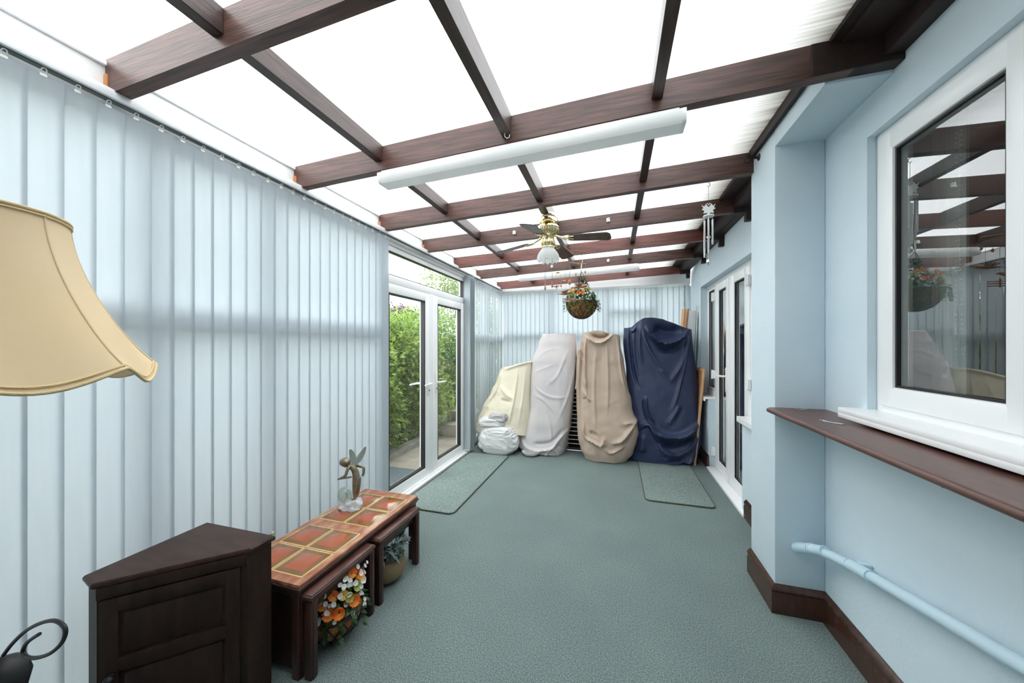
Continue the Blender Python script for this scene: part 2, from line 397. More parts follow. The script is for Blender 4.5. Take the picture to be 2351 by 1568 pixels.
# rafters
names = {2: 'nearest dark roof rafter crossing the top corner above the left blind', 3: 'dark roof rafter carrying the near white tube light',
         4: 'dark roof rafter between the near tube light and the ceiling fan', 5: 'dark roof rafter just behind the ceiling fan, with white clips',
         6: 'reddish roof rafter second behind the ceiling fan', 7: 'dark roof rafter carrying the far white tube light', 8: 'last roof rafter, next to the back blind',
         0: 'dark roof rafter behind the viewer', 1: 'dark roof rafter overhead of the viewer'}
for i, y in enumerate(RY):
    r = MB(); x0, x1 = XL, (1.03 if i not in (4,) else .81)
    t = .024
    def ring(x, zb, zt): return [(x, y-t, zb), (x, y+t, zb), (x, y+t, zt), (x, y-t, zt)]
    xs = [x0, x0+.012] + [x0+(x1-x0)*k/10 for k in range(1, 11)]
    vs = []
    for k, x in enumerate(xs):
        zb = zbot(x, y)+(.010 if k == 0 else 0)+.0025*noise.noise((x*3, y, 0))
        vs += ring(x, zb, ztop(x, y)-.004)
    fs = [(3, 2, 1, 0), tuple(4*(len(xs)-1)+q for q in range(4))]
    for k in range(len(xs)-1):
        for q in range(4):
            q2 = (q+1) % 4
            fs.append((4*k+q, 4*k+q2, 4*k+4+q2, 4*k+4+q))
    r.add(vs, fs)
    o = r.build('ceiling_rafter', M['rafter_red'] if i in (6, 8) else M['rafter'], smooth=0)
    tag(o, names[i], 'rafter', 'roof rafters', 'structure')
    if i in (3, 4, 2, 5):
        e = MB(); e.box(XL-.002, XL+.018, y-.028, y-.023, zbot(XL, y)+.004, zbot(XL, y)+.075); e.box(XL-.004, XL+.012, y-.03, y+.0, zbot(XL, y)-.006, zbot(XL, y)+.008)
        e.build('bare_timber_patch', M['bare'], o, smooth=0, label='bare orange wood at the rafter end')
    if i >= 5:
        e = MB(); e.box(.90, 1.035, y-.027, y+.027, zbot(1, y)-.01, ztop(1, y)); e.box(.985, 1.03, y-.024, y+.024, zbot(1, y)-.075, zbot(1, y))
        e.build('rafter_foot', M['soffit'], o, smooth=0, label='near-black notched block at the wall end of the rafter')
    if i == 3:
        e = MB(); e.box(.74, 1.03, y-.027, y+.027, zbot(1, y)-.005, ztop(1, y)-.01, .004)
        e.build('rafter_foot', M['soffit'], o, smooth=0, label='near-black end of the rafter at the wall')
# noggins between rafters
ROW = [(-1.268, 'left'), (-.515, 'middle'), (.178, 'right')]
BAY = ['behind the viewer', 'in the bay nearest the viewer', 'in the bay before the near tube light', 'in the bay just past the near tube light', 'in the bay holding the fan', 'in the first bay past the fan', 'in the second bay past the fan', 'in the bay next to the back blind']
for i in range(len(RY)-1):
    ya, yb = RY[i]+.024, RY[i+1]-.024
    for x, nm in ROW:
        wd = .034 if not (i == 4 and nm == 'middle') else .046
        zt = ztop(x, ya)-.004; zb = 2.445 + (x-XL)*.02 if nm != 'left' else 2.435
        if nm == 'middle': zb = 2.425 if i == 4 else 2.44
        g = MB(); g.box(x-wd/2-.006, x+wd/2+.006, ya, yb, zb+drift(ya)*.6, zt, .002)
        o = g.build('ceiling_noggin', M['noggin'], smooth=0)
        tag(o, f'dark cross piece of the {nm} row, {BAY[i]}', 'cross piece', f'roof cross pieces, {nm} row', 'structure')
    # wall-side plate and dark boarding above it
    g = MB(); g.box(.80, .838, ya, yb, (2.575 if i == 2 else 2.56)+drift(ya)*.4, ztop(.84, ya))
    if i != 3:
        g.box(.838, 1.05, ya, yb, 2.565+drift(ya)*.4, ztop(1, ya)); g.box(.97, 1.03, ya, yb, 2.49+drift(ya)*.3, 2.58)
        if i >= 4: g.box(.90, 1.03, ya, yb, 2.50+drift(ya)*.6, 2.58)
    else:
        g.box(.785, .80, ya, yb, 2.535, 2.60)
    o = g.build('ceiling_plate', M['soffit'], smooth=0)
    tag(o, f'near-black timber plate on the house side of the roof, {BAY[i]}', 'wall plate', 'roof wall plates', 'structure')
    # translucent roof sheet for the bay
    y0, y1 = RY[i], RY[i+1]
    p = MB(); x0, x1 = -2.08, 1.03; h = .016
    def zz(x, y): return ztop(x, y)+.002
    vs = [(x0, y0, zz(x0, y0)), (x1, y0, zz(x1, y0)), (x1, y1, zz(x1, y1)), (x0, y1, zz(x0, y1))]
    vs += [(a, b, c+h) for a, b, c in vs]
    p.add(vs, [(0, 3, 2, 1)], 0); p.add(vs, [(4, 5, 6, 7), (0, 1, 5, 4), (1, 2, 6, 5), (2, 3, 7, 6), (3, 0, 4, 7)], 1)
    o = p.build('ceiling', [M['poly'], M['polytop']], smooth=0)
    if i == 0: o.data.materials[0] = M['fascia']; o.data.materials[1] = M['fascia']  # unseen bay made opaque to cut the light near the viewer
    tag(o, f'white translucent twin-wall roof sheet {BAY[i]}' if i else 'solid white roof sheet added behind the viewer to cut the light', 'roof sheet', 'roof sheets' if i else None, 'structure')
p = MB(); y0, y1 = RY[-1], 5.85
vs = [(-2.08, y0, ztop(-2.08, y0)+.002), (1.03, y0, ztop(1.03, y0)+.002), (1.03, y1, ztop(1.03, y1)+.002), (-2.08, y1, ztop(-2.08, y1)+.002)]; vs += [(a, b, c+.016) for a, b, c in vs]
p.add(vs, [(0, 3, 2, 1)], 0); p.add(vs, [(4, 5, 6, 7), (0, 1, 5, 4), (1, 2, 6, 5), (2, 3, 7, 6), (3, 0, 4, 7)], 1)
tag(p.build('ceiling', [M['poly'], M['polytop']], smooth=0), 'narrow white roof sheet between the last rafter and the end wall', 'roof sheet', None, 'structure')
p = MB().box(-2.08, 1.03, -1.05, RY[0], 2.52, 2.66); tag(p.build('ceiling', M['fascia'], smooth=0), 'white roof edge behind the viewer', 'roof edge', None, 'structure')

# ------------------------------------------------------------------ glazing helpers
def frame_yz(mb, x0, x1, y0, y1, z0, z1, w, bev=.006, wb=None, wt=None):
    wb = w if wb is None else wb; wt = w if wt is None else wt
    mb.box(x0, x1, y0, y0+w, z0, z1, bev); mb.box(x0, x1, y1-w, y1, z0, z1, bev)
    mb.box(x0+.0004, x1-.0004, y0+w*.6, y1-w*.6, z0, z0+wb, bev); mb.box(x0+.0004, x1-.0004, y0+w*.6, y1-w*.6, z1-wt, z1, bev)
def frame_xz(mb, y0, y1, x0, x1, z0, z1, w, bev=.006):
    mb.box(x0, x0+w, y0, y1, z0, z1, bev); mb.box(x1-w, x1, y0, y1, z0, z1, bev)
    mb.box(x0+w*.6, x1-w*.6, y0+.0004, y1-.0004, z0, z0+w, bev); mb.box(x0+w*.6, x1-w*.6, y0+.0004, y1-.0004, z1-w, z1, bev)
def pane(parent, x0, x1, y0, y1, z0, z1, m, name='glass_pane'):
    return MB().box(x0, x1, y0, y1, z0, z1).build(name, m, parent, smooth=0)
def gasket_yz(parent, x0, x1, y0, y1, z0, z1, w=.008):
    g = MB(); frame_yz(g, x0, x1, y0, y1, z0, z1, w, 0); return g.build('gasket', M['gasket'], parent, smooth=0)

# ------------------------------------------------------------------ left garden doors (door_1)
d1 = thing('door_1', 'white double garden doors with a top light, opening onto the hedge', 'glazed doors', (-1.93, 3.31, 0), kind='structure')
fx0, fx1 = -1.97, -1.90
f = MB(); frame_yz(f, fx0, fx1, 2.43, 4.195, 0, 2.30, .06, .006, wb=.03)
f.box(fx0, fx1+.004, 2.46, 4.17, 1.955, 2.03, .008)
f.build('door_frame', M['pvc'], d1)
pane(d1, -1.945, -1.925, 2.48, 4.14, 2.02, 2.25, M['glass'], 'top_light')
gasket_yz(d1, -1.944, -1.902, 2.482, 4.142, 2.024, 2.248, .012)
def leaf(y0, y1, handdir, plate_y):
    o = MB(); w = .105
    frame_yz(o, -1.965, -1.893, y0, y1, .03, 1.955, w, .012, wb=.10, wt=.09)
    lf = o.build('door_leaf', M['pvc'], d1)
    pane(lf, -1.94, -1.918, y0+w-.01, y1-w+.01, .12, 1.875, M['glass'])
    gasket_yz(lf, -1.942, -1.896, y0+w-.004, y1-w+.004, .124, 1.871, .014)
    h = MB(); h.box(-1.893, -1.880, plate_y-.014, plate_y+.014, .88, 1.11, .006)
    h.tube([(-1.885, plate_y, 1.0), (-1.850, plate_y, 1.0), (-1.842, plate_y+.02*handdir, 1.0), (-1.842, plate_y+.14*handdir, .998)], [.010, .010, .010, .008], 10)
    hd = h.build('door_handle', M['pvc'], lf)
    k = MB(); k.cyl((-1.881, plate_y, .93), (-1.877, plate_y, .93), .008, n=12); k.build('keyhole', M['darkmetal'], hd)
    # outside lever seen through the glass
    g = MB(); g.box(-1.978, -1.965, plate_y-.014, plate_y+.014, .88, 1.11, .006)
    g.tube([(-1.97, plate_y, 1.0), (-2.01, plate_y, 1.0), (-2.02, plate_y+.02*handdir, 1.0), (-2.02, plate_y+.14*handdir, .998)], [.010, .010, .010, .008], 10)
    g.build('outside_handle', M['pvc'], lf)
leaf(2.475, 3.285, -1, 3.235)
leaf(3.345, 4.150, 1, 3.40)
g = MB(); g.box(-1.955, -1.885, 3.27, 3.36, .03, 1.955, .01); g.box(-1.885, -1.880, 3.30, 3.33, .05, 1.94, .002)
g.build('centre_bar', M['pvc'], d1)
g = MB(); g.box(-1.97, -1.835, 2.43, 4.195, .0, .024, .004); g.box(-1.91, -1.87, 2.43, 4.195, .024, .034, .003)
g.build('threshold', M['pvc'], d1)

# left windows behind the blinds
def left_window(nm, y0, y1, muls, label):
    o = thing(nm, label, 'window', (-1.93, (y0+y1)/2, 0), kind='structure')
    f = MB(); frame_yz(f, fx0, fx1, y0, y1, 0, 2.30, .06, .004, wb=.10)
    f.box(fx0, fx1-.001, y0+.03, y1-.03, 1.46, 1.575, .004)
    for m in muls: f.box(fx0, fx1-.002, m-.035, m+.035, .05, 2.27, .004)
    f.build('window_frame', M['pvc'], o)
    ys = [y0+.05]+muls+[y1-.05]
    for a, b in zip(ys[:-1], ys[1:]):
        pane(o, -1.945, -1.925, a, b, .09, 1.47, M['glass'], 'glass_pane'); pane(o, -1.945, -1.925, a, b, 1.565, 2.25, M['glass'], 'glass_pane')
left_window('window_2', -.95, 2.43, [-.1, .95, 1.45], 'white framed window hidden behind the long closed left blind')
left_window('window_3', 4.195, 5.72, [4.95], 'white framed side window behind the part-open blind beside the garden doors')
# back window
o = thing('window_4', 'white framed end window behind the back blind', 'window', (-.4, 5.73, 0), kind='structure')
f = MB(); frame_xz(f, 5.70, 5.77, -1.90, 1.08, 0, 2.36, .06, .004)
f.box(-1.87, 1.06, 5.701, 5.769, 1.52, 1.62, .004)
for m in (-1.0, -.1, .6): f.box(m-.035, m+.035, 5.702, 5.768, .05, 2.32, .004)
f.box(-.1, .6, 5.703, 5.767, 1.90, 1.98, .004)
f.build('window_frame', M['pvc'], o)
for a, b in ((-1.85, -1.0), (-1.0, -.1), (-.1, .6), (.6, 1.03)):
    for z0, z1 in ((.05, 1.53), (1.61, 2.31)): MB().box(a, b, 5.725, 5.745, z0, z1).build('glass_pane', M['glass'], o, smooth=0)

# ------------------------------------------------------------------ house doors (door_2) and sidelights
d2 = thing('door_2', 'white double doors with side windows set in the blue house wall', 'glazed doors', (1.13, 3.7, 0), kind='structure')
f = MB(); X0, X1 = 1.10, 1.17
f.box(X0, X1, 2.60, 4.80, 2.085, 2.135, .006)
f.box(X0, X1, 4.755, 4.80, .80, 2.10, .006); f.box(X0, X1, 2.60, 2.65, .80, 2.10, .006)
f.box(X0, X1, 4.40, 4.455, .0, 2.10, .006); f.box(X0, X1, 3.31, 3.365, .0, 2.10, .006)
f.box(X0+.001, X1-.001, 4.43, 4.77, .80, .885, .006); f.box(X0+.001, X1-.001, 2.62, 3.33, .80, .885, .006)
f.build('door_frame', M['pvc'], d2)
for a, b in ((4.455, 4.755), (2.65, 3.31)):
    s_ = MB(); frame_yz(s_, X0+.004, X1-.008, a, b, .885, 2.085, .028, .004)
    so = s_.build('side_window', M['pvc'], d2); pane(so, 1.125, 1.145, a+.02, b-.02, .90, 2.07, M['houseglass']); gasket_yz(so, 1.108, 1.118, a+.026, b-.026, .91, 2.06, .007)
def leaf2(y0, y1, g0, g1):
    o = MB(); x0, x1 = 1.088, 1.16
    o.box(x0, x1, y0, g0, .03, 2.085, .010); o.box(x0, x1, g1, y1, .03, 2.085, .010)
    o.box(x0+.001, x1-.001, g0-.03, g1+.03, .03, .14, .010); o.box(x0+.001, x1-.001, g0-.03, g1+.03, 2.005, 2.085, .010)
    lf = o.build('door_leaf', M['pvc'], d2)
    pane(lf, 1.115, 1.14, g0-.01, g1+.01, .13, 2.015, M['houseglass'])
    gasket_yz(lf, 1.098, 1.11, g0-.002, g1+.002, .138, 2.007, .009)
    return lf
l1 = leaf2(3.918, 4.405, 4.008, 4.268); l2 = leaf2(3.362, 3.912, 3.483, 3.758)
b = MB(); b.box(1.078, 1.09, 3.895, 3.94, .04, 2.08, .004); b.build('centre_bar', M['pvc'], d2)
h = MB(); h.box(1.077, 1.09, 3.955, 3.983, .93, 1.18, .006); h.tube([(1.085, 3.969, 1.09), (1.045, 3.969, 1.09), (1.036, 3.99, 1.09), (1.034, 4.11, 1.085)], [.010, .010, .010, .008], 10)
h.build('door_handle', M['pvc'], l1)
for lf, yh in ((l1, 4.415), (l2, 3.355)):
    for z in (.20, 1.075, 1.955):
        g = MB(); g.box(1.066, 1.092, yh-.030, yh+.026, z-.045, z+.045, .006); g.cyl((1.066, yh, z-.05), (1.066, yh, z+.05), .011, n=12); g.build('hinge', M['pvc'], lf)
g = MB(); g.box(1.0, 1.12, 3.23, 4.40, 0, .028, .004); g.build('threshold', M['pvc'], d2)
for a, b in ((4.43, 4.84), (2.60, 3.335)):
    g = MB(); g.box(.985, 1.12, a, b, .785, .808, .006); g.box(.985, 1.0, a, b, .762, .79, .005); g.build('window_sill', M['pvc'], d2)

# ------------------------------------------------------------------ house window (window_1)
w1 = thing('window_1', 'large white framed house window above the brown shelf', 'window', (1.09, 1.13, 1.1), kind='structure')
f = MB(); frame_yz(f, 1.06, 1.13, .43, 1.836, 1.125, 2.285, .045, .006)
f.box(1.061, 1.129, 1.185, 1.235, 1.14, 2.27, .006)
f.build('window_frame', M['pvc'], w1)
def sash(y0, y1):
    o = MB(); ww = .082
    frame_yz(o, 1.048, 1.118, y0, y1, 1.155, 2.262, ww, .012)
    so = o.build('sash', M['pvc'], w1)
    pane(so, 1.075, 1.10, y0+ww-.01, y1-ww+.01, 1.23, 2.19, M['houseglass']); gasket_yz(so, 1.058, 1.072, y0+ww-.003, y1-ww+.003, 1.234, 2.183, .010)
sash(1.243, 1.812); sash(.47, 1.18)
g = MB(); g.box(.945, 1.07, .40, 1.875, 1.104, 1.130, .005); g.box(.945, .96, .40, 1.875, 1.086, 1.11, .005)
g.build('window_sill', M['pvc'], w1)

# house interior seen through the glass
hi = MB(); hi.box(3.6, 3.7, -.95, 5.75, 0, 2.6); hi.box(1.28, 3.7, -1.05, -.95, 0, 2.6); hi.box(1.28, 3.7, 5.75, 5.85, 0, 2.6); hi.box(1.28, 3.7, -1.05, 5.85, 2.5, 2.6)
hi.box(1.28, 3.6, 2.35, 2.47, 0, 2.5)
struct(hi.build('wall_house', M['interior'], smooth=0), 'dim beige room walls behind the house window and doors', 'wall')
struct(MB().box(1.3, 3.7, -1.05, 5.85, -.12, 0).build('floor_house', M['interiorfloor'], smooth=0), 'brown floor of the room behind the house doors', 'floor')
c = MB()
def cfn(u, v): return (1.245+.012*math.sin(u*PI*16), 1.70+u*.13, 1.14+v*1.14)
c.grid(cfn, 60, 4)
tag(c.build('window_blind', M['curtain'], smooth=60), 'pale drawn blind edge seen through the house window glass', 'blind')
c = MB()
for k in range(46): c.obox((.004,)*3, Matrix.Translation((1.20, 1.675, 2.18-k*.018)), .0015); c.obox((.004,)*3, Matrix.Translation((1.20, 1.655+.006*math.sin(k*.09), 2.18-k*.018)), .0015)
tag(c.build('blind_chain', M['clip']), 'white beaded blind chain looped behind the house window glass', 'chain')

# ------------------------------------------------------------------ vertical blinds
VW = .091
def vane_mesh(h, name='vane'):
    def fn(u, v):
        x = (u-.5)*VW
        return (.0012*math.cos((u-.5)*PI), x, -h*v)
    mb = MB(); mb.grid(fn, 7, 2)
    mb.box(-.0018+.003, .0018+.003, -VW/2+.001, VW/2-.001, -h+.001, -h+.032)     # weighted hem
    return mb.mesh(name, M['fabric'], 60)
def hanger_mesh():
    mb = MB(); mb.box(-.002, .002, -.008, .008, -.010, 0, .001); mb.tube([(.004+.006*math.cos(a), .006*math.sin(a), .008+.008*math.sin(a*1.0+PI/2)) for a in [k*2*PI/10 for k in range(10)]], .0016, 6, closed=True)
    return mb.mesh('hanger', M['clip'], 40)
VM = vane_mesh(2.275); HM = hanger_mesh(); VMG = VM.copy(); VMG.materials[0] = M['fabric_shaded']; VMB = vane_mesh(2.24, 'vane_back')
XB = -1.845
def vane(root, x, y, z, rz, me=VM, hang=True, tilt=0):
    o = bpy.data.objects.new('vane', me); o.location = (x, y, z); o.rotation_euler = (tilt, 0, rz); link(o, root)
    if hang:
        h = bpy.data.objects.new('hanger', HM); COL.objects.link(h); h.parent = o; h.location = (.001, 0, .004)
    return o
bA = thing('vertical_blind', 'long pale blue vertical blind drawn closed over the left windows', 'blind', (XB, 1.2, .03))
def headrail_y(root, y0, y1):
    r = MB(); r.box(XB-.022, XB+.024, y0, y1, 2.338, 2.374, .004); hr = r.build('headrail', M['rail'], root)
    s_ = MB(); s_.box(XB-.012, XB+.012, y0+.01, y1-.01, 2.3335, 2.3385); s_.build('track_slot', M['railslot'], hr, smooth=0)
headrail_y(bA, -.5, 4.31)
y = .619-.0782*14+.039; k = -13
while y < 2.50:
    vane(bA, XB+.002*math.sin(k*1.7), y, 2.312, R(-4.5)+R(.7)*math.sin(k*2.3)+(R(-8) if k == 4 else 0)); y += .0782; k += 1
for k in range(13):
    o = vane(bA, XB+.004*math.sin(k*2.1), 4.13+k*.0125, 2.312, R(84+9*math.sin(k*1.3)), VMG)
c = MB()
for k in range(13):
    yy = 4.13+k*.0125
    c.tube([(XB-.035, yy, .042), (XB-.03, yy+.01, .012), (XB+.0, yy+.006, .010), (XB+.035, yy+.004, .022), (XB+.04, yy, .045)], .0022, 6)
    c.box(XB-.04, XB+.04, yy-.002, yy+.002, .034, .050, .001)
c.build('bottom_chain', M['clip'], bA)
bB = thing('vertical_blind', 'short part-open vertical blind between the garden doors and the far corner', 'blind', (XB, 5.0, .03))
headrail_y(bB, 4.33, 5.60)
y = 4.42; k = 0
while y < 5.60:
    vane(bB, XB, y, 2.312, R(4)+R(5)*math.sin(k*1.9), VM, False, R(1.2)*math.sin(k*3.1)); y += .083; k += 1
bC = thing('vertical_blind', 'pale blue vertical blind drawn across the end wall behind the covered furniture', 'blind', (-.4, 5.63, .05))
r = MB(); r.box(-1.83, 1.07, 5.608, 5.652, 2.315, 2.34, .004); r.build('headrail', M['rail'], bC)
x = -1.79; k = 0
while x < 1.06:
    vane(bC, x, 5.63, 2.29, R(90+6)+R(1.2)*math.sin(k*2.7), VMB, False); x += .0785; k += 1
for xc in (.30, .98):
    c = MB()
    for k in range(30): c.obox((.012, .004, .014), Matrix.Translation((xc+.004*math.sin(k), 5.585, 2.28-k*.024)), .002)
    c.build('control_chain', M['chain'], bC)

# ------------------------------------------------------------------ mats on the carpet
def carpet_mat(name, poly, label):
    o = MB().prism(poly, .002, .010).build(name, M['mat'], smooth=0)
    tag(o, label, 'mat')
    MB().tube([(x, y, .009) for x, y in poly], .0055, 6, closed=True).build('binding', M['binding'], o)
def rpoly(x0, x1, y0, y1, r=.05):
    out = []
    for cx, cy, a0 in ((x1-r, y0+r, -90), (x1-r, y1-r, 0), (x0+r, y1-r, 90), (x0+r, y0+r, 180)):
        for k in range(5): out.append((cx+r*math.cos(R(a0+k*22.5)), cy+r*math.sin(R(a0+k*22.5))))
    return out
carpet_mat('door_mat', rpoly(-1.81, -1.285, 2.585, 4.16), 'long green-grey mat lying inside the garden doors')
carpet_mat('door_mat', rpoly(.265, .835, 3.325, 4.45), 'green-grey bound mat lying in front of the house doors by the navy cover')

# ------------------------------------------------------------------ tube lights
def tube_light(yc, label):
    t = thing('mounted_tube_light', label, 'light', (-.49, yc, 2.35), 'tube lights under the rafters')
    x0, x1 = -1.262, .288
    sl = math.atan(.036)
    Mx = Matrix.Translation((-.487, yc, zbot(-.487, yc))) @ Matrix.Rotation(-sl, 4, 'Y')
    b = MB(); b.obox((1.53, .062, .024), Mx @ Matrix.Translation((-.008, 0, -.013)), .003); b.build('batten', M['lightbase'], t)
    prof = [(-.052, -.022), (-.055, -.03), (-.050, -.068), (-.040, -.080), (.040, -.080), (.050, -.068), (.055, -.03), (.052, -.022)]
    d = MB(); n = len(prof); vs = [Mx @ V((sx, a, b2)) for sx in (-.765, .765) for a, b2 in prof]
    d.add(vs, [(i, (i+1) % n, n+(i+1) % n, n+i) for i in range(n)])
    d.build('diffuser', M['diffuser'], t, smooth=50)
    for sx in (-.772, .772):
        e = MB(); pr2 = [(a*1.02, b2*1.0) for a, b2 in prof]; vs = [Mx @ V((sx+q, a, b2)) for q in (-.008, .008) for a, b2 in pr2]
        e.add(vs, [tuple(range(n))[::-1], tuple(range(n, 2*n))]+[(i, (i+1) % n, n+(i+1) % n, n+i) for i in range(n)]); e.build('end_cap', M['lightbase'], t, smooth=50)
tube_light(1.672, 'long white tube light fitting under the rafter nearest the viewer')
tube_light(4.565, 'white tube light fitting on the far rafter above the hanging basket')

# ------------------------------------------------------------------ ceiling fan
FX, FY = -.50, 2.66
fan = thing('ceiling_fan', 'brass ceiling fan with dark blades and a frosted glass lamp', 'ceiling fan', (FX, FY, 2.425))
b = MB(); b.lathe([(0, 2.425), (.062, 2.425), (.068, 2.415), (.062, 2.395), (.070, 2.385), (.066, 2.36), (.04, 2.348), (.018, 2.345), (0, 2.345)], (FX, FY, 0), 40)
b.build('canopy', M['brass'], fan, smooth=50)
b = MB(); b.lathe([(0, 2.346), (.05, 2.345), (.076, 2.335), (.086, 2.322), (.086, 2.312), (.079, 2.305), (.079, 2.29), (.064, 2.27), (.045, 2.262), (.04, 2.255), (.05, 2.25), (.048, 2.235), (0, 2.235)], (FX, FY, 0), 48)
for k in range(28):
    a = 2*PI*k/28; b.tube([(FX+.082*math.cos(a), FY+.082*math.sin(a), 2.305), (FX+.083*math.cos(a), FY+.083*math.sin(a), 2.29), (FX+.067*math.cos(a), FY+.067*math.sin(a), 2.268)], .004, 6)
b.build('motor_housing', M['brass'], fan, smooth=50)
b = MB(); b.lathe([(0, 2.236), (.040, 2.236), (.046, 2.225), (.046, 2.19), (.042, 2.18), (.05, 2.172), (.05, 2.165), (0, 2.165)], (FX, FY, 0), 32)
for k in range(10):
    a = 2*PI*k/10; b.tube([(FX+.048*math.cos(a), FY+.048*math.sin(a), 2.232), (FX+.054*math.cos(a), FY+.054*math.sin(a), 2.205), (FX+.047*math.cos(a), FY+.047*math.sin(a), 2.172)], .005, 6)
b.build('light_fitter', M['brass'], fan, smooth=50)
def bowl(u, v):
    a = 2*PI*u; z = 2.168-.105*v
    r = .040+.044*math.sin(min(1, v*1.25)*PI/2)+.003*v
    r *= 1+.02*math.cos(14*a)*v; z -= .006*math.cos(14*a)*max(0, v-.85)/.15
    return (FX+r*math.cos(a), FY+r*math.sin(a), z)
b = MB(); b.grid(bowl, 84, 16, True); b.build('lamp_shade', M['frost'], fan, smooth=60)
def bulb(u, v): return (FX+.026*math.sin(PI*v)*math.cos(2*PI*u), FY+.026*math.sin(PI*v)*math.sin(2*PI*u), 2.115+.038*math.cos(PI*v))
b = MB(); b.grid(bulb, 16, 10, True); b.build('bulb', M['whitemetal'], fan, smooth=60)
def fanblade(ang):
    root = Matrix.Translation((FX, FY, 2.238)) @ Matrix.Rotation(R(ang), 4, 'Z') @ Matrix.Rotation(R(5), 4, 'Y')
    pitch = Matrix.Rotation(R(-11), 4, 'X')
    top = []; n = 26
    ys = []
    for i in range(n):
        t = i/(n-1); x = .165+.315*t
        hw = .046+.014*t
        if t < .1: hw *= .55+.45*math.sqrt(t/.1)
        if t > .9: hw *= math.sqrt(max(0, 1-((t-.9)/.1)**2*.75))
        ys.append((x, hw))
    poly = [(x, -h) for x, h in ys]+[(x, h) for x, h in reversed(ys)]
    mb = MB(); m2 = len(poly)
    vs = [root @ (pitch @ V((x, y, z))) for z in (-.003, .003) for x, y in poly]
    mb.add(vs, [tuple(range(m2))[::-1], tuple(range(m2, 2*m2))]+[(i, (i+1) % m2, m2+(i+1) % m2, m2+i) for i in range(m2)])
    bl = mb.build('blade', M['blade'], fan, smooth=0)
    k = MB(); P = lambda x, y, z: root @ (pitch @ V((x, y, z)))
    k.tube([root @ V((.06, 0, .02)), root @ V((.10, 0, .006)), P(.15, 0, -.005), P(.21, 0, -.006)], [.010, .008, .007, .005], 8)
    for sg in (-1, 1):
        k.tube([P(.12, 0, -.004), P(.145, .022*sg, -.006), P(.175, .030*sg, -.006), P(.20, .020*sg, -.006), P(.19, .004*sg, -.006)], .0045, 6)
        k.tube([P(.16, .012*sg, -.006), P(.185, .034*sg, -.006), P(.215, .033*sg, -.006)], .004, 6)
    k.build('blade_bracket', M['brass'], bl, smooth=50)
for a in (-8, 78, 163, 263): fanblade(a)
for dx, z1 in ((-.030, 1.845), (.022, 1.862)):
    c = MB(); c.tube([(FX+dx, FY+.045, 2.17), (FX+dx*1.1, FY+.048, z1+.05)], .0016, 6); pc = c.build('pull_chain', M['chain'], fan)
    c = MB(); c.lathe([(0, z1+.055), (.004, z1+.05), (.004, z1+.035), (.009, z1+.012), (.008, z1+.003), (0, z1)], (FX+dx*1.1, FY+.048, 0), 14); c.build('pull_knob', M['balsa2'], pc)

# ------------------------------------------------------------------ flowers and leaves
def petal_flower(r, mi_p, cup=.35, n=5, seedv=0):
    mb = MB(); rnd = random.Random(seedv)
    for k in range(n):
        a = 2*PI*k/n+rnd.uniform(-.15, .15); wv = r*.62
        def fn(u, v, a=a, wv=wv):
            x = r*v; w2 = (u-.5)*wv*2*math.sin(min(1, v*.8+.15)*PI*.62)*(.45+.55*v if v < .8 else .92-(v-.8)*1.3)
            z = cup*r*v*v+.10*r*abs(u-.5)*2
            return (x*math.cos(a)-w2*math.sin(a), x*math.sin(a)+w2*math.cos(a), z)
        mb.grid(fn, 5, 6, mi=0)
    mb.lathe([(0, .10*r+.004), (.10*r, .16*r), (.16*r, .08*r), (.12*r, 0), (0, -.02*r)], (0, 0, 0), 10, mi=1)
    return mb
def leaf_quad(mb, p, d, up, L, W, mi=0):
    d = V(d).normalized(); s_ = d.cross(V(up))
    if s_.length < 1e-4: s_ = d.orthogonal()
    s_.normalize(); nrm = s_.cross(d); p = V(p)
    a = p; b2 = p+d*L*.45+s_*W*.5+nrm*W*.12; c2 = p+d*L-nrm*L*.10; e2 = p+d*L*.45-s_*W*.5+nrm*W*.12; m_ = p+d*L*.5
    mb.add([a, b2, c2, e2, m_], [(0, 1, 4), (1, 2, 4), (2, 3, 4), (3, 0, 4)], mi)
def leaf_mass(c, rad, n, L, W, seed, squash=1.0, shell=.55, mi=0, mb=None, zmin=None):
    rnd = random.Random(seed); mb = mb or MB()
    for _ in range(n):
        while True:
            q = V((rnd.uniform(-1, 1), rnd.uniform(-1, 1), rnd.uniform(-1, 1)))
            if .02 < q.length < 1: break
        rr = shell+(1-shell)*rnd.random()**.6
        q = q.normalized()*rr
        p = V((c[0]+q.x*rad[0], c[1]+q.y*rad[1], c[2]+q.z*rad[2]))
        if zmin is not None and p.z < zmin: continue
        d = q.normalized()+V((rnd.gauss(0, .6), rnd.gauss(0, .6), rnd.gauss(0, .6)))
        leaf_quad(mb, p, d, V((rnd.gauss(0, .4), rnd.gauss(0, .4), 1)), L*rnd.uniform(.7, 1.25), W*rnd.uniform(.8, 1.2), mi)
    return mb
FLM = {}
for nm, m_, r_, cup in (('orange', 'orange', .030, .35), ('poppy', 'orange', .033, .9), ('yellow', 'yellow', .028, .4), ('lime', 'lime', .026, .5), ('white', 'white', .011, .3)):
    FLM[nm] = petal_flower(r_, 0, cup, 5, hash(nm) % 7 if False else len(nm)).mesh('flower', [M[m_], M['centre'] if nm != 'white' else M['yellow']], 60)
def flower(parent, kind, p, d, sc=1.0, name='flower', label=None):
    o = bpy.data.objects.new(name, FLM[kind]); o.location = p
    o.rotation_mode = 'QUATERNION'; o.rotation_quaternion = V(d).normalized().to_track_quat('Z', 'Y'); o.scale = (sc,)*3
    link(o, parent, label); return o
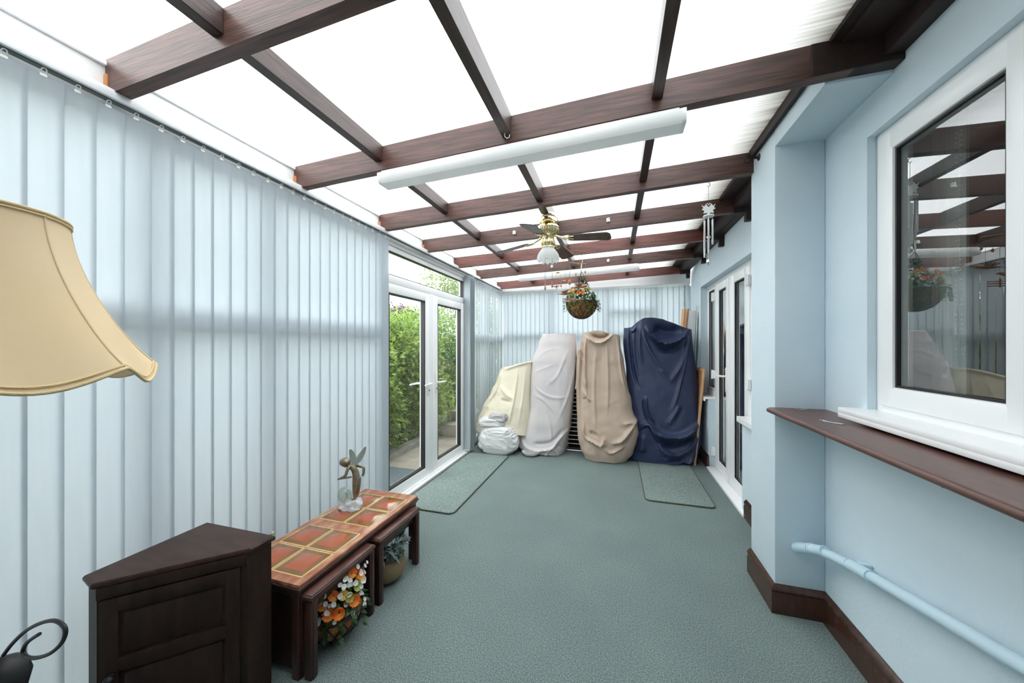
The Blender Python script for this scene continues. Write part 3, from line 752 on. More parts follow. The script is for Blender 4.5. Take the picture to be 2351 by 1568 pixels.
def basket(root, c, r, depth, nw=14):
    cx, cy, cz = c       # cz = rim height
    prof = [(r*math.sin(PI/2*k/12)*1.0, cz-depth*math.cos(PI/2*k/12)) for k in range(13)]
    prof = [(.97*a, b2+.004) for a, b2 in prof] + [(r*.90, cz), (r*.7, cz-.03), (0, cz-.03)]
    MB().lathe(prof, (cx, cy, 0), 40).build('coir_liner', M['coir'], root, smooth=60)
    wv = MB()
    wv.tube([(cx+r*math.cos(a), cy+r*math.sin(a), cz) for a in [2*PI*k/40 for k in range(40)]], .0045, 7, closed=True)
    for k in range(nw):
        for sgn in (1, -1):
            pts = []
            for q in range(11):
                th = PI/2*(1-q/10*.92); a = 2*PI*k/nw+sgn*q/10*.75
                pts.append((cx+r*1.015*math.sin(th)*math.cos(a), cy+r*1.015*math.sin(th)*math.sin(a), cz-depth*1.015*math.cos(th)))
            wv.tube(pts, .0036, 5)
    wv.build('wire_frame', M['wire'], root, smooth=60)

# hanging basket
BX, BY, BZ, BR = -.353, 3.875, 1.885, .168
hb = thing('hanging_basket', 'coir-lined wire hanging basket of artificial flowers hung from the rafters', 'hanging basket', (BX, BY, 1.70))
basket(hb, (BX, BY, BZ), BR, .185)
c = MB()
for k in range(3):
    a = R(20+120*k); c.tube([(BX+BR*math.cos(a), BY+BR*math.sin(a), BZ), (BX, BY, BZ+.34)], .0025, 6)
c.build('hanging_chain', M['darkmetal'], hb)
c = MB(); c.tube([(BX, BY, BZ+.33), (BX-.004, BY, BZ+.36), (BX, BY, BZ+.43)], .006, 8); c.tube([(BX, BY, BZ+.43), (BX+.012, BY, BZ+.45), (BX+.008, BY, BZ+.475), (BX, BY, zbot(BX, BY)+.01)], .003, 6); c.build('hanging_cord', M['cord'], hb)
lm = leaf_mass((BX, BY, BZ+.03), (.155, .155, .085), 420, .042, .024, 3)
leaf_mass((BX, BY, BZ+.13), (.06, .06, .12), 170, .045, .022, 4, mb=lm)
rnd = random.Random(5)
for k in range(15):       # trails over the rim
    a = R(rnd.uniform(-170, 10)) if k > 3 else R(-20+18*k)
    for q in range(14):
        t = q/13; rr = BR*(1.02+.10*math.sin(t*2)); z = BZ+.02-t*rnd.uniform(.10, .14)
        leaf_quad(lm, (BX+rr*math.cos(a+.15*math.sin(q)), BY+rr*math.sin(a+.15*math.sin(q)), z), (math.cos(a)+rnd.gauss(0, .5), math.sin(a)+rnd.gauss(0, .5), rnd.uniform(-.8, .3)), (0, 0, 1), .034, .026)
lm.build('foliage', M['leaf'], hb, smooth=0, recalc=False)
rnd = random.Random(9)
for kind, n in (('orange', 4), ('poppy', 1), ('yellow', 4), ('lime', 5), ('white', 34)):
    for k in range(n):
        a = rnd.uniform(-PI, 0) if rnd.random() < .75 else rnd.uniform(0, PI); rr = rnd.uniform(.04, .155)
        z = BZ+.05+rnd.uniform(0, .06)+.10*(1-rr/.16)
        flower(hb, kind, (BX+rr*math.cos(a), BY+rr*math.sin(a), z), (math.cos(a)*.8+rnd.gauss(0, .2), math.sin(a)*.8-.3, .45), rnd.uniform(.7, .95), 'flower' if kind != 'white' else 'blossom', f'{kind} artificial flower' if kind in ('orange', 'yellow', 'white') else None)

# ------------------------------------------------------------------ wooden mobile
MX, MY = -.375, 3.16
mo = thing('wooden_mobile', 'orange wooden mobile with crossed sticks, beads and small birds hanging on threads', 'mobile', (MX, MY, 1.88))
HZ = 2.155
sticks = MB(); sticks.cyl((MX-.13, MY-.02, HZ+.012), (MX+.125, MY+.02, HZ-.012), .004, n=8); sticks.cyl((MX-.055, MY-.10, HZ-.006), (MX+.055, MY+.10, HZ+.006), .004, n=8)
sticks.build('crossed_sticks', M['balsa'], mo)
th = MB(); th.cyl((MX, MY, HZ), (MX+.005, MY+.01, zbot(MX, MY)+.01), .0009, n=5)
hang = [(-.125, -.02, .085, 'leaf'), (-.055, -.095, .18, 'leaf'), (-.02, -.005, .175, 'leafbig'), (.03, .06, .095, 'bead'), (.118, .02, .085, 'bead'), (-.095, -.02, .205, 'bead2'), (-.14, -.02, .21, 'star'), (-.06, .06, .27, 'bird'), (.075, .05, .215, 'bird'), (-.03, .09, .34, 'bars')]
for dx, dy, L, kd in hang:
    th.cyl((MX+dx, MY+dy, HZ), (MX+dx, MY+dy, HZ-L), .0009, n=5)
th.build('thread', M['chain'], mo)
for dx, dy, L, kd in hang:
    p = V((MX+dx, MY+dy, HZ-L)); mb = MB(); nm = 'pendant'
    if kd.startswith('leaf'):
        s_ = 1.5 if kd == 'leafbig' else 1
        mb.lathe([(0, .018*s_), (.007*s_, .010*s_), (.011*s_, 0), (.006*s_, -.012*s_), (0, -.018*s_)], p, 10) if kd == 'leafbig' else mb.lathe([(0, .010), (.010, .006), (.02, -.002), (.008, -.005), (0, -.006)], p, 12)
    elif kd.startswith('bead'):
        mb.lathe([(0, .014), (.005, .008), (.008, -.002), (.005, -.012), (0, -.016)], p, 10)
    elif kd == 'star':
        mb.tube([p+V((-.03, 0, .005)), p+V((0, 0, -.003)), p+V((.028, 0, .006))], [.004, .009, .003], 8); mb.tube([p+V((.0, 0, .02)), p+V((.004, 0, -.022))], [.005, .004], 8)
    elif kd == 'bird':
        nm = 'bird'
        mb.tube([p+V((-.058, -.02, -.004)), p+V((-.04, -.01, 0)), p+V((-.01, 0, .003)), p+V((.025, .008, .006)), p+V((.045, .014, .016)), p+V((.062, .018, .012))], [.003, .009, .015, .013, .009, .002], 10)
        for sg in (-1, 1):
            for q in range(4):
                mb.obox((.014, .045, .003), Matrix.Translation(p+V((-.028+.014*q, sg*.026, .012+.004*q))) @ Matrix.Rotation(R(sg*20), 4, 'X') @ Matrix.Rotation(R(18*(q-1.5)), 4, 'Z'), .001)
        for q in range(3): mb.obox((.05, .008, .002), Matrix.Translation(p+V((-.06, -.02+.008*(q-1), -.004))) @ Matrix.Rotation(R(14*(q-1)), 4, 'Z'), .0008)
    else:
        for q in range(3): mb.cyl(p+V((-.07, 0, .015*q)), p+V((.06, .01, .015*q+.004)), .004, n=7)
        mb.cyl(p+V((0, 0, -.01)), p+V((0, 0, .05)), .005, n=7)
    mb.build(nm, M['balsa2'] if kd in ('bird', 'bars', 'star') else M['balsa'], mo, smooth=50)

# ------------------------------------------------------------------ silver wind chime
CX, CY = .575, 2.47
wc = thing('hanging_wind_chime', 'silver tube wind chime with a white bird plate hung below the rafter by the pier', 'wind chime', (CX, CY, 1.92))
c = MB(); c.tube([(CX, CY, 2.462), (CX, CY, 2.445), (CX+.008, CY, 2.437), (CX+.008, CY, 2.425), (CX, CY, 2.418), (CX-.005, CY, 2.425)], .0018, 6); c.tube([(CX, CY, 2.42), (CX, CY, 2.31)], .001, 5); c.build('hook', M['darkmetal'], wc)
c = MB()
pts = [(0, -.035), (.012, -.022), (.03, -.026), (.024, -.008), (.040, .002), (.030, .008), (.040, .032), (.026, .018), (.018, .030), (.006, .020), (0, .012)]
poly = pts + [(-x, z) for x, z in reversed(pts[1:-1])]
n = len(poly); vs = [(CX+x, CY+yy, 2.275+z) for yy in (-.002, .002) for x, z in poly]
c.add(vs, [tuple(range(n)), tuple(range(n, 2*n))[::-1]]+[(i, (i+1) % n, n+(i+1) % n, n+i) for i in range(n)])
c.tube([(CX-.012, CY, 2.293), (CX-.016, CY, 2.305), (CX-.006, CY, 2.312), (CX, CY, 2.30), (CX+.006, CY, 2.312), (CX+.016, CY, 2.305), (CX+.012, CY, 2.293)], .003, 6)
c.build('bird_plate', M['whitemetal'], wc, smooth=0)
c = MB(); c.lathe([(0, 2.235), (.03, 2.235), (.032, 2.23), (.03, 2.225), (0, 2.225)], (CX, CY, 0), 20); c.build('top_disc', M['whitemetal'], wc)
for k in range(6):
    a = 2*PI*k/6+.3; L = .15+.02*((k*2) % 5)
    c = MB(); c.tube([(CX+.026*math.cos(a), CY+.026*math.sin(a), 2.225), (CX+.026*math.cos(a), CY+.026*math.sin(a), 2.20)], .0006, 4); c.cyl((CX+.026*math.cos(a), CY+.026*math.sin(a), 2.20), (CX+.026*math.cos(a), CY+.026*math.sin(a), 2.20-L), .0055, n=10); c.build('chime_tube', M['silver'], wc)
c = MB(); c.tube([(CX, CY, 2.225), (CX, CY, 1.95)], .003, 6); c.lathe([(0, 2.105), (.012, 2.10), (.012, 2.09), (0, 2.085)], (CX, CY, 0), 14); c.lathe([(0, 1.955), (.010, 1.95), (.014, 1.935), (.008, 1.92), (0, 1.915)], (CX, CY, 0), 14); c.build('striker', M['silver'], wc)

# hooks and clips
def hook(name, p, label, m, s_=1.0, cat='hook', d=(0, -1, 0), group=None):
    mb = MB(); p = V(p); d = V(d)
    mb.tube([p, p-V((0, 0, .016))*s_, p+d*.008*s_-V((0, 0, .024))*s_, p+d*.018*s_-V((0, 0, .022))*s_, p+d*.020*s_-V((0, 0, .012))*s_], .0016*s_, 7)
    return tag(mb.build(name, m, smooth=60), label, cat, group)
hook('hanging_hook', (-.515, 1.60, 2.443), 'small white hook screwed under the middle cross piece near the tube light', M['whitemetal'], 1.3, d=(1, 0, 0))
hook('hanging_hook', (.50, 3.11, 2.456), 'small grey hook under the rafter behind the fan, towards the house', M['chain'], 1.2, d=(1, 0, 0))
mb = MB(); mb.tube([(-1.285, 2.46, 2.385), (-1.30, 2.44, 2.375), (-1.325, 2.43, 2.340)], .0015, 6); tag(mb.build('hanging_wire', M['chain']), 'short bent wire sticking out below the rafter by the left cross piece', 'wire')
mb = MB(); mb.lathe([(0, 0), (.020, 0), (.018, .004), (.008, .008), (.006, .028), (0, .028)], (.81, 2.345, 2.505), 16, M=Matrix.Rotation(-PI/2, 4, 'Y'))
mb.tube([(.782, 2.345, 2.505), (.765, 2.345, 2.498), (.757, 2.345, 2.482), (.742, 2.345, 2.477), (.733, 2.345, 2.490), (.736, 2.345, 2.503)], .004, 8)
tag(mb.build('mounted_hook', M['darkmetal'], smooth=50), 'dark metal hook screwed to the top of the blue pier', 'hook')
for x, i in ((-.905, 5), (-.055, 5), (-.80, 7), (-.08, 7)):
    y = RY[i]-.024; z = (zbot(x, y)+ztop(x, y))/2+.005
    mb = MB(); mb.box(x-.014, x+.014, y-.008, y, z-.018, z+.018, .002); mb.box(x-.012, x+.016, y-.02, y-.006, z-.016, z-.006, .002); mb.box(x-.004, x+.014, y-.02, y-.006, z+.006, z+.016, .002)
    tag(mb.build('cable_clip', M['clip']), ('white clip on the rafter just behind the fan, ' if i == 5 else 'white clip on the rafter above the far tube light, ')+('on the garden side' if x < -.3 else 'on the house side'), 'clip', 'white clips on the rafters')

# ------------------------------------------------------------------ shelf, its hooks, the pipe
sh = MB(); sh.prism([(.785, -.30), (1.03, -.30), (1.03, 2.135), (.785, 2.135), (.775, 2.115), (.775, -.30)], 1.052, 1.076)
bs = thing('wall_shelf', 'long mahogany brown shelf under the house window, butting the blue pier', 'shelf', (.9, .9, 1.05))
sh.build('shelf_board', M['shelf'], bs, smooth=0)
e = MB(); e.tube([(.775, -.30, 1.064), (.775, 2.115, 1.064)], .0125, 10); e.build('rounded_edge', M['shelf'], bs, smooth=60, label='redder rounded front edge')
def ring_hook(y, r, label):
    mb = MB(); mb.tube([(.86+.0*k, y+r*math.cos(PI*k/10), 1.050-r*.85*math.sin(PI*k/10)) for k in range(11)], .006, 8)
    tag(mb.build('hanging_ring', M['darkmetal'], smooth=60), label, 'hook')
ring_hook(2.06, .028, 'black half-round hook under the shelf close to the pier'); ring_hook(1.44, .034, 'larger black half-round hook under the shelf below the window sill end')
hook('hanging_hook', (.82, 1.72, 1.052), 'tiny dark cup hook under the shelf between the two black half-round hooks', M['darkmetal'], .9); hook('hanging_hook', (.82, 1.19, 1.052), 'tiny dark cup hook under the shelf, nearest the viewer', M['darkmetal'], .9)
def strip(p, a, L, label):
    mb = MB(); Mx = Matrix.Translation(p) @ Matrix.Rotation(R(a), 4, 'Z')
    mb.obox((L, .012, .003), Mx, .001); mb.obox((L*.35, .017, .003), Mx @ Matrix.Translation((L*.33, .002, .0005)), .001); mb.cyl(Mx @ V((-L*.45, 0, 0)), Mx @ V((-L*.45, 0, .0035)), .009, n=12)
    tag(mb.build('key', M['silver']), label, 'key')
strip((.905, 2.085, 1.078), 25, .065, 'small grey metal key-like strip on the shelf beside the pier'); strip((.875, 1.775, 1.078), -62, .085, 'longer grey metal key-like strip on the shelf beside the window sill')

pi_ = thing('waste_pipe', 'pale blue painted waste pipe sloping along the lower house wall into the pier', 'pipe', (.985, 1.2, .35))
def pz_(y): return .455-.2175*(y-1.816)
path = [(.995, -.4, pz_(-.4)), (.995, .5, pz_(.5)), (.992, 1.2, pz_(1.2)), (.985, 1.80, pz_(1.80)), (.965, 1.95, pz_(1.95)), (.94, 2.03, .405), (.92, 2.09, .375), (.915, 2.145, .352)]
MB().tube(path, .0215, 20).build('pipe_run', M['plumbing'], pi_, smooth=60)
def coupling(p, q, nm='coupling'):
    p = V(p); q = V(q); d = (q-p).normalized(); L = (q-p).length
    mb = MB(); mb.tube([p, p+d*.008, p+d*.009, q-d*.009, q-d*.008, q], [.0275, .0275, .0250, .0250, .0275, .0275], 20); mb.build(nm, M['plumbing'], pi_, smooth=40)
coupling((.985, 1.73, pz_(1.73)), (.983, 1.86, pz_(1.86))); coupling((.955, 1.985, .425), (.932, 2.055, .395))
MB().tube([(.93, 2.06, .392), (.915, 2.10, .372), (.905, 2.135, .350)], .026, 18).build('elbow', M['plumbing'], pi_, smooth=60)
g = MB(); g.box(.99, 1.03, 1.80, 1.83, pz_(1.815)-.03, pz_(1.815)+.03, .004); g.build('pipe_clip', M['plumbing'], pi_)

# ------------------------------------------------------------------ nest of tables
def moulded_top(mb, x0, x1, y0, y1, z, over, mi=0):
    # stepped ogee edge under a flat top at height z
    for d, za, zb in ((0, z-.020, z-.006), (.007, z-.032, z-.018), (.013, z-.044, z-.030)):
        mb.box(x0+d, x1-d, y0+d, y1-d, za, zb, .003, mi)
nt = thing('coffee_table', 'long tile-topped mahogany coffee table standing over two smaller nest tables', 'table', (-1.46, 1.565, 0))
tx0, tx1, ty0, ty1, tz = -1.665, -1.255, 1.115, 2.01, .405
t = MB(); moulded_top(t, tx0-.006, tx1+.006, ty0-.006, ty1+.006, tz-.010, 0); t.build('table_edge', M['table'], nt)
t = MB(); t.box(tx0, tx1, ty0, ty1, tz-.018, tz, .003); top = t.build('tabletop', M['worn'], nt, label='worn orange-brown wooden top')
cw = .170; gap = .006
for ci in range(2):
    xa = tx0+.032+ci*(cw+gap)
    for y0_ in (ty0+.040, ty0+.040+.182, ty0+.040+.182*2+.062, ty0+.040+.182*3+.062):
        x0_, x1_, ya, yb = xa, xa+cw, y0_, y0_+.177
        tl = MB()
        tl.box(x0_, x1_, ya, yb, tz-.002, tz+.0012, .0008, 2)
        tl.box(x0_+.007, x1_-.007, ya+.007, yb-.007, tz-.001, tz+.0020, .0006, 1)
        tl.box(x0_+.030, x1_-.030, ya+.030, yb-.030, tz-.001, tz+.0027, .0006, 0)
        tl.build('tile', [M['tile'], M['tileedge'], M['gold']], top)
def leg_mb(x, y, z1, s_=.017):
    mb = MB(); mb.box(x-s_, x+s_, y-s_, y+s_, 0, z1, .003); 
    for dx in (-1, 1): mb.box(x+dx*s_-.002, x+dx*s_+.002, y-s_*.45, y+s_*.45, .0, z1-.02, .001)
    return mb
for x in (tx0+.026, tx1-.026):
    for y in (ty0+.022, ty1-.022): leg_mb(x, y, tz-.04, .018).build('leg', M['table'], nt)
t = MB()
t.box(tx0+.022, tx0+.040, ty0+.03, ty1-.03, tz-.075, tz-.04, .002); t.box(tx0+.03, tx1-.03, ty0+.02, ty0+.036, tz-.075, tz-.04, .002); t.box(tx0+.03, tx1-.03, ty1-.036, ty1-.02, tz-.075, tz-.04, .002)
t.build('apron', M['table'], nt)
MB().box(tx0+.024, tx0+.036, ty0+.03, ty1-.03, .03, tz-.07, .001).build('shade_back', M['cabinet'], nt, label='near-black back sheet added for the shade under the table')  # dark back and end sheets added to stand in for shade under the table
MB().box(tx0+.03, tx1-.03, ty0+.016, ty0+.026, .03, tz-.07, .001).build('shade_end', M['cabinet'], nt, label='near-black end sheet added for the shade under the table')
def side_table(y0, y1, label, xf=-1.205):
    o = thing('nest_table', label, 'table', (xf-.17, (y0+y1)/2, 0), 'nest tables under the coffee table')
    x0, x1, z = xf-.36, xf, .358
    t = MB(); moulded_top(t, x0, x1, y0, y1, z, 0); t.box(x0+.004, x1-.004, y0+.004, y1-.004, z-.010, z, .004); t.build('tabletop', M['nesttop'], o)
    for x in (x0+.03, x1-.024):
        for y in (y0+.020, y1-.020): leg_mb(x, y, z-.03, .018).build('leg', M['table'], o)
    t = MB(); t.box(x1-.045, x1-.028, y0+.04, y1-.04, z-.085, z-.03, .002); t.box(x0+.022, x0+.038, y0+.04, y1-.04, z-.085, z-.03, .002)
    for y in (y0+.024, y1-.040): t.box(x0+.03, x1-.03, y, y+.016, z-.085, z-.03, .002)
    t.build('apron', M['table'], o)
side_table(1.130, 1.530, 'small mahogany nest table with the flower basket beneath it'); side_table(1.565, 1.965, 'small mahogany nest table with the plant pot beneath it, nearer the doors')

# flower basket under the near nest table
fb = thing('flower_basket', 'wire basket of orange, yellow and white artificial flowers under the near nest table', 'flower basket', (-1.33, 1.35, 0))
FBX, FBY, FBZ = -1.295, 1.345, .137
basket(fb, (FBX, FBY, FBZ), .125, .132, 12)
lm = leaf_mass((FBX, FBY, FBZ+.04), (.11, .12, .08), 330, .04, .024, 13)
rnd = random.Random(15)
for k in range(6):
    a = R(-60+24*k)
    for q in range(6):
        t_ = q/5; rr = .13*(1.0+.05*t_)
        leaf_quad(lm, (FBX+rr*math.cos(a), FBY+rr*math.sin(a), FBZ+.01-.075*t_*(.5+.5*(k % 2))), (math.cos(a), math.sin(a), rnd.uniform(-.6, .4)), (0, 0, 1), .034, .024)
lm.build('foliage', M['leaf'], fb, smooth=0, recalc=False)
rnd = random.Random(21)
spec = [('orange', -70, .115, .10), ('orange', -48, .10, .125), ('poppy', -55, .125, .065), ('poppy', -38, .13, .06), ('poppy', -8, .125, .075), ('orange', 15, .085, .17), ('yellow', -25, .10, .11), ('yellow', 20, .11, .13), ('yellow', 38, .115, .12), ('lime', -15, .12, .095), ('lime', 5, .12, .12), ('lime', 0, .07, .165), ('poppy', 30, .10, .14)]
for kind, a, rr, dz in spec:
    a = R(a); flower(fb, kind, (FBX+rr*math.cos(a), FBY+rr*math.sin(a), FBZ+dz), (math.cos(a)+.1, math.sin(a)-.45, .5), .74, 'flower')
for k in range(62):
    a = R(rnd.uniform(-100, 70)); rr = rnd.uniform(.09, .145); flower(fb, 'white', (FBX+rr*math.cos(a), FBY+rr*math.sin(a), FBZ+rnd.uniform(.0, .17)+.015), (math.cos(a), math.sin(a)-.4, .5), rnd.uniform(.75, 1.1), 'blossom')

# pot under the far nest table
pp = thing('plant_pot', 'round olive pot of grey-green artificial succulents under the far nest table', 'plant pot', (-1.33, 1.77, 0))
PX, PY = -1.315, 1.765
MB().lathe([(0, .004), (.06, .004), (.095, .03), (.112, .075), (.105, .115), (.09, .135), (.096, .145), (.086, .145), (.08, .13), (0, .125)], (PX, PY, 0), 36).build('pot', M['potclay'], pp, smooth=60)
lm = leaf_mass((PX, PY, .19), (.10, .11, .065), 260, .05, .018, 31)
for (a, rr, z) in ((-10, .10, .20), (25, .11, .215), (-50, .09, .20)):
    ca = (PX+rr*math.cos(R(a)), PY+rr*math.sin(R(a)), z)
    for q in range(16):
        b3 = q*2.4; leaf_quad(lm, ca, (math.cos(b3), math.sin(b3), .4+.03*q), (0, 0, 1), .040, .022)
lm.build('foliage', M['sage'], pp, smooth=0, recalc=False)

# ------------------------------------------------------------------ fairy figurine
FXX, FYY, FZ = -1.545, 1.735, .4055
fa = thing('fairy_figurine', 'bronze winged fairy figurine on a pale stone base with a crystal ball', 'figurine', (FXX, FYY, FZ))
mb = MB()
def rock(u, v):
    a = 2*PI*u; th = PI*.5*v
    r = math.cos(th)**.6; nn = noise.noise((math.cos(a)*1.6, math.sin(a)*1.6, v*2.5))*.25+noise.noise((math.cos(a)*4, math.sin(a)*4, v*6))*.10
    ax, ay = .075*(1+nn), .050*(1+nn); x = ax*r*math.cos(a); y = ay*r*math.sin(a)
    return (FXX+x, FYY+y, FZ+.004+.062*math.sin(th)*(1+nn*.8)*(.85+.35*x/.075))
mb.grid(rock, 40, 14, True); mb.lathe([(0, 0), (.068, 0), (.07, .006)], (FXX, FYY, FZ), 30)
mb.build('stone_base', M['stone'], fa, smooth=60)
def ball(c, r, sx=1, sy=1, sz=1, nu=24, nv=16):
    m2 = MB(); m2.grid(lambda u, v: (c[0]+r*sx*math.sin(PI*v)*math.cos(2*PI*u), c[1]+r*sy*math.sin(PI*v)*math.sin(2*PI*u), c[2]+r*sz*math.cos(PI*v)), nu, nv, True); return m2
ball((FXX-.030, FYY-.02, FZ+.088), .046, 1, .8, 1.05).build('crystal_ball', M['crystal'], fa, smooth=60)
# continuous body grown from a skeleton
sk_v = [((.034, 0, .205), .026), ((.026, -.001, .225), .024), ((.010, -.003, .245), .026), ((-.002, -.004, .252), .020), ((-.010, -.006, .256), .011), ((-.020, -.008, .258), .022), ((-.030, -.010, .258), .026), ((-.040, -.012, .252), .016),
        ((.038, .012, .165), .021), ((.034, .012, .105), .016), ((.030, .010, .062), .010), ((.016, .006, .056), .009),
        ((.036, -.012, .160), .021), ((.032, -.012, .100), .016), ((.030, -.008, .060), .010), ((.016, -.018, .054), .009),
        ((.004, -.030, .240), .013), ((.004, -.044, .208), .011), ((-.024, -.040, .190), .009), ((-.042, -.034, .180), .009),
        ((.026, .026, .244), .013), ((.052, .036, .232), .012), ((.054, .030, .196), .010), ((.050, .026, .180), .009)]
sk_e = [(0, 1), (1, 2), (2, 3), (3, 4), (4, 5), (5, 6), (6, 7), (0, 8), (8, 9), (9, 10), (10, 11), (0, 12), (12, 13), (13, 14), (14, 15), (3, 16), (16, 17), (17, 18), (18, 19), (3, 20), (20, 21), (21, 22), (22, 23)]
me = bpy.data.meshes.new('body'); me.from_pydata([(FXX+p[0]*1.15, FYY+p[1]*1.15, FZ+.012+p[2]*1.0) for p, r_ in sk_v], sk_e, [])
me.materials.append(M['bronze'])
bo = bpy.data.objects.new('body', me); link(bo, fa)
bo.modifiers.new('skin', 'SKIN'); bo.modifiers.new('sub', 'SUBSURF').levels = 2; bo.modifiers['sub'].render_levels = 2
for i, (p, r_) in enumerate(sk_v): me.skin_vertices[0].data[i].radius = (r_*.8, r_*.8)
me.skin_vertices[0].data[0].use_root = True
for k in range(len(me.polygons)): pass
# hair cap
ball((FXX-.036, FYY-.010, FZ+.283), .031, 1.1, 1, .85, 18, 12).build('hair', M['bronze'], fa, smooth=60)
mb = MB(); mb.cyl((FXX+.045, FYY-.05, FZ+.215), (FXX-.060, FYY-.042, FZ+.188), .0055, n=8); mb.build('flute', M['bronze'], fa)
def wing(tip, side, wmax):
    mb = MB(); base = V((FXX+.016, FYY, FZ+.262)); ax = V(tip); side = V(side).normalized()
    def fn(u, v): return base+ax*v+side*((u-.4)*2*wmax*math.sin(PI*min(1, v*.9+.05))**.8)+V((0, .004*math.sin(PI*v), 0))
    mb.grid(fn, 7, 14); mb.grid(lambda u, v: V(fn(u, v))+V((.0015, .0015, 0)), 7, 14)
    for a in (.15, .45, .75): mb.tube([base+V((0, .001, 0)), V(fn(a, .5)), V(fn(.4+(a-.4)*.4, .98))], .0013, 5)
    mb.build('wing', M['wing'], fa, smooth=60)
wing((-.022, -.004, .100), (.7, .62, .1), .017); wing((.052, .044, .108), (.5, .2, -.4), .016); wing((.046, .036, .072), (.5, .1, -.4), .013)

# ------------------------------------------------------------------ corner cabinet
cb = thing('corner_cabinet', 'very dark wooden corner cabinet with a panelled door, in front of the left blind', 'cabinet', (-1.60, .95, 0))
CZ = .632
E = (-1.703, 1.058); A = (-1.703, .690); B_ = (-1.618, .672); C_ = (-1.322, .968); D = (-1.318, 1.062)
def inset(poly, d):
    cx = sum(p[0] for p in poly)/len(poly); cy = sum(p[1] for p in poly)/len(poly)
    out = []
    for x, y in poly:
        v = V((x-cx, y-cy)); out.append((cx+v.x*(1-d/v.length), cy+v.y*(1-d/v.length)))
    return out
polyt = [E, A, B_, C_, D]
t = MB()
pin = inset(polyt, .006); n = 5
vs = [(x, y, CZ-.020) for x, y in pin]+[(x, y, CZ-.014) for x, y in polyt]+[(x, y, CZ-.006) for x, y in polyt]+[(x, y, CZ) for x, y in pin]
fs = [tuple(range(n))[::-1], tuple(range(3*n, 4*n))]+[(r_*n+i, r_*n+(i+1) % n, (r_+1)*n+(i+1) % n, (r_+1)*n+i) for r_ in range(3) for i in range(n)]
t.add(vs, fs); t.build('cabinet_top', M['cabtop'], cb, smooth=0, label='scuffed brown top')
pb = inset(polyt, .014)
t = MB(); t.prism(pb, .0, CZ-.018); t.build('carcass', M['cabinet'], cb, smooth=0)
# door on the diagonal front
pB = V((pb[2][0], pb[2][1], 0)); pC = V((pb[3][0], pb[3][1], 0)); dv = (pC-pB); Lw = dv.length; dv.normalize(); nv = V((dv.y, -dv.x, 0))
Mf = Matrix(((dv.x, nv.x, 0, pB.x), (dv.y, nv.y, 0, pB.y), (0, 0, 1, 0), (0, 0, 0, 1)))
def fbx(mb, a, b3, o0, o1, z0, z1, bev=.002): mb.obox((b3-a, o1-o0, z1-z0), Mf @ Matrix.Translation(((a+b3)/2, (o0+o1)/2, (z0+z1)/2)), bev)
for r0_, r1_ in ((CZ-.058, CZ-.020), (.0, .045)):
    t = MB(); fbx(t, .0, Lw, -.004, .008, r0_, r1_); t.build('front_rail', M['cabinet'], cb)
t = MB(); a0, a1, z0, z1 = .008, Lw-.022, .050, CZ-.062
for (p, q, r_, s_) in ((a0, a0+.045, z0, z1), (a1-.040, a1, z0, z1)): fbx(t, p, q, -.004, .012, r_, s_)
zm = .35
for (r_, s_) in ((z0, z0+.05), (z1-.045, z1), (zm-.025, zm+.022)): fbx(t, a0+.04, a1-.035, -.004, .0115, r_, s_)
fbx(t, a0+.04, a1-.035, -.004, .003, z0+.04, z1-.04, 0)
for (r_, s_) in ((z0+.06, zm-.035), (zm+.032, z1-.055)): fbx(t, a0+.056, a1-.05, .0, .007, r_, s_, .005)
dr = t.build('cabinet_door', M['cabinet'], cb)
kp = Mf @ V((a0+.030, .012, zm-.03)); t = MB(); t.lathe([(0, 0), (.008, 0), (.006, .006), (.013, .014), (.013, .022), (.007, .028), (0, .029)], kp, 18, M=nv.to_track_quat('Z', 'Y').to_matrix().to_4x4()); t.build('knob', M['darkmetal'], dr, smooth=50)
t = MB(); t.lathe([(0, 0), (.009, 0), (.009, .004), (.006, .009), (0, .011)], (-1.338, 1.066, CZ), 14); t.build('brass_stud', M['brass'], cb)

# ------------------------------------------------------------------ standard lamp with cream shade
LX, LY = -1.450, .395
la = thing('standard_lamp', 'standard lamp with a scalloped cream fabric bell shade, beside the left blind', 'lamp', (LX, LY, 0))
NP = 7; PH = R(27)
def shade_p(u, v, out=0.0):
    a = 2*PI*u
    t = 1-v                                        # t 1 at top
    r = .160+.150*(v**1.8)+.018*v
    ph = ((a-PH) % (2*PI/NP))/(2*PI/NP)            # 0..1 between ribs
    k = math.sin(PI*ph)
    r2 = r*(1-.070*k*(.25+.75*v))                  # panels drawn in between the ribs
    z = 1.718-.383*v
    z -= .034*(k**1.2)*max(0, (v-.55)/.45)**2      # scalloped hem
    z += .010*max(0, (v-.75)/.25)**2*(1-k)
    r2 += out
    return (LX+r2*math.cos(a), LY+r2*math.sin(a), z)
t = MB(); t.grid(lambda u, v: shade_p(u, v), 160, 36, True); t.grid(lambda u, v: shade_p(u, v, -.0025), 160, 36, True)
so = t.build('lamp_shade', M['shade'], la, smooth=60, recalc=False)
for va, vb in ((1, .975), (0, .022)):
    t = MB(); t.tube([shade_p(k/160, va, .001) for k in range(160)], .0042, 7, closed=True); t.tube([shade_p(k/160, vb, .002) for k in range(160)], .0028, 6, closed=True)
    t.build('braid', M['braid'], so, smooth=60)
t = MB()
for k in range(NP): t.tube([shade_p((PH+2*PI*k/NP)/(2*PI), j/20, .0008) for j in range(21)], .0022, 6)
t.build('rib', M['shade'], so, smooth=60)
t = MB(); t.cyl((LX, LY, .03), (LX, LY, 1.42), .013, n=18); t.lathe([(.0, 1.44), (.02, 1.44), (.022, 1.40), (.013, 1.36)], (LX, LY, 0), 20); t.build('pole', M['table'], la)
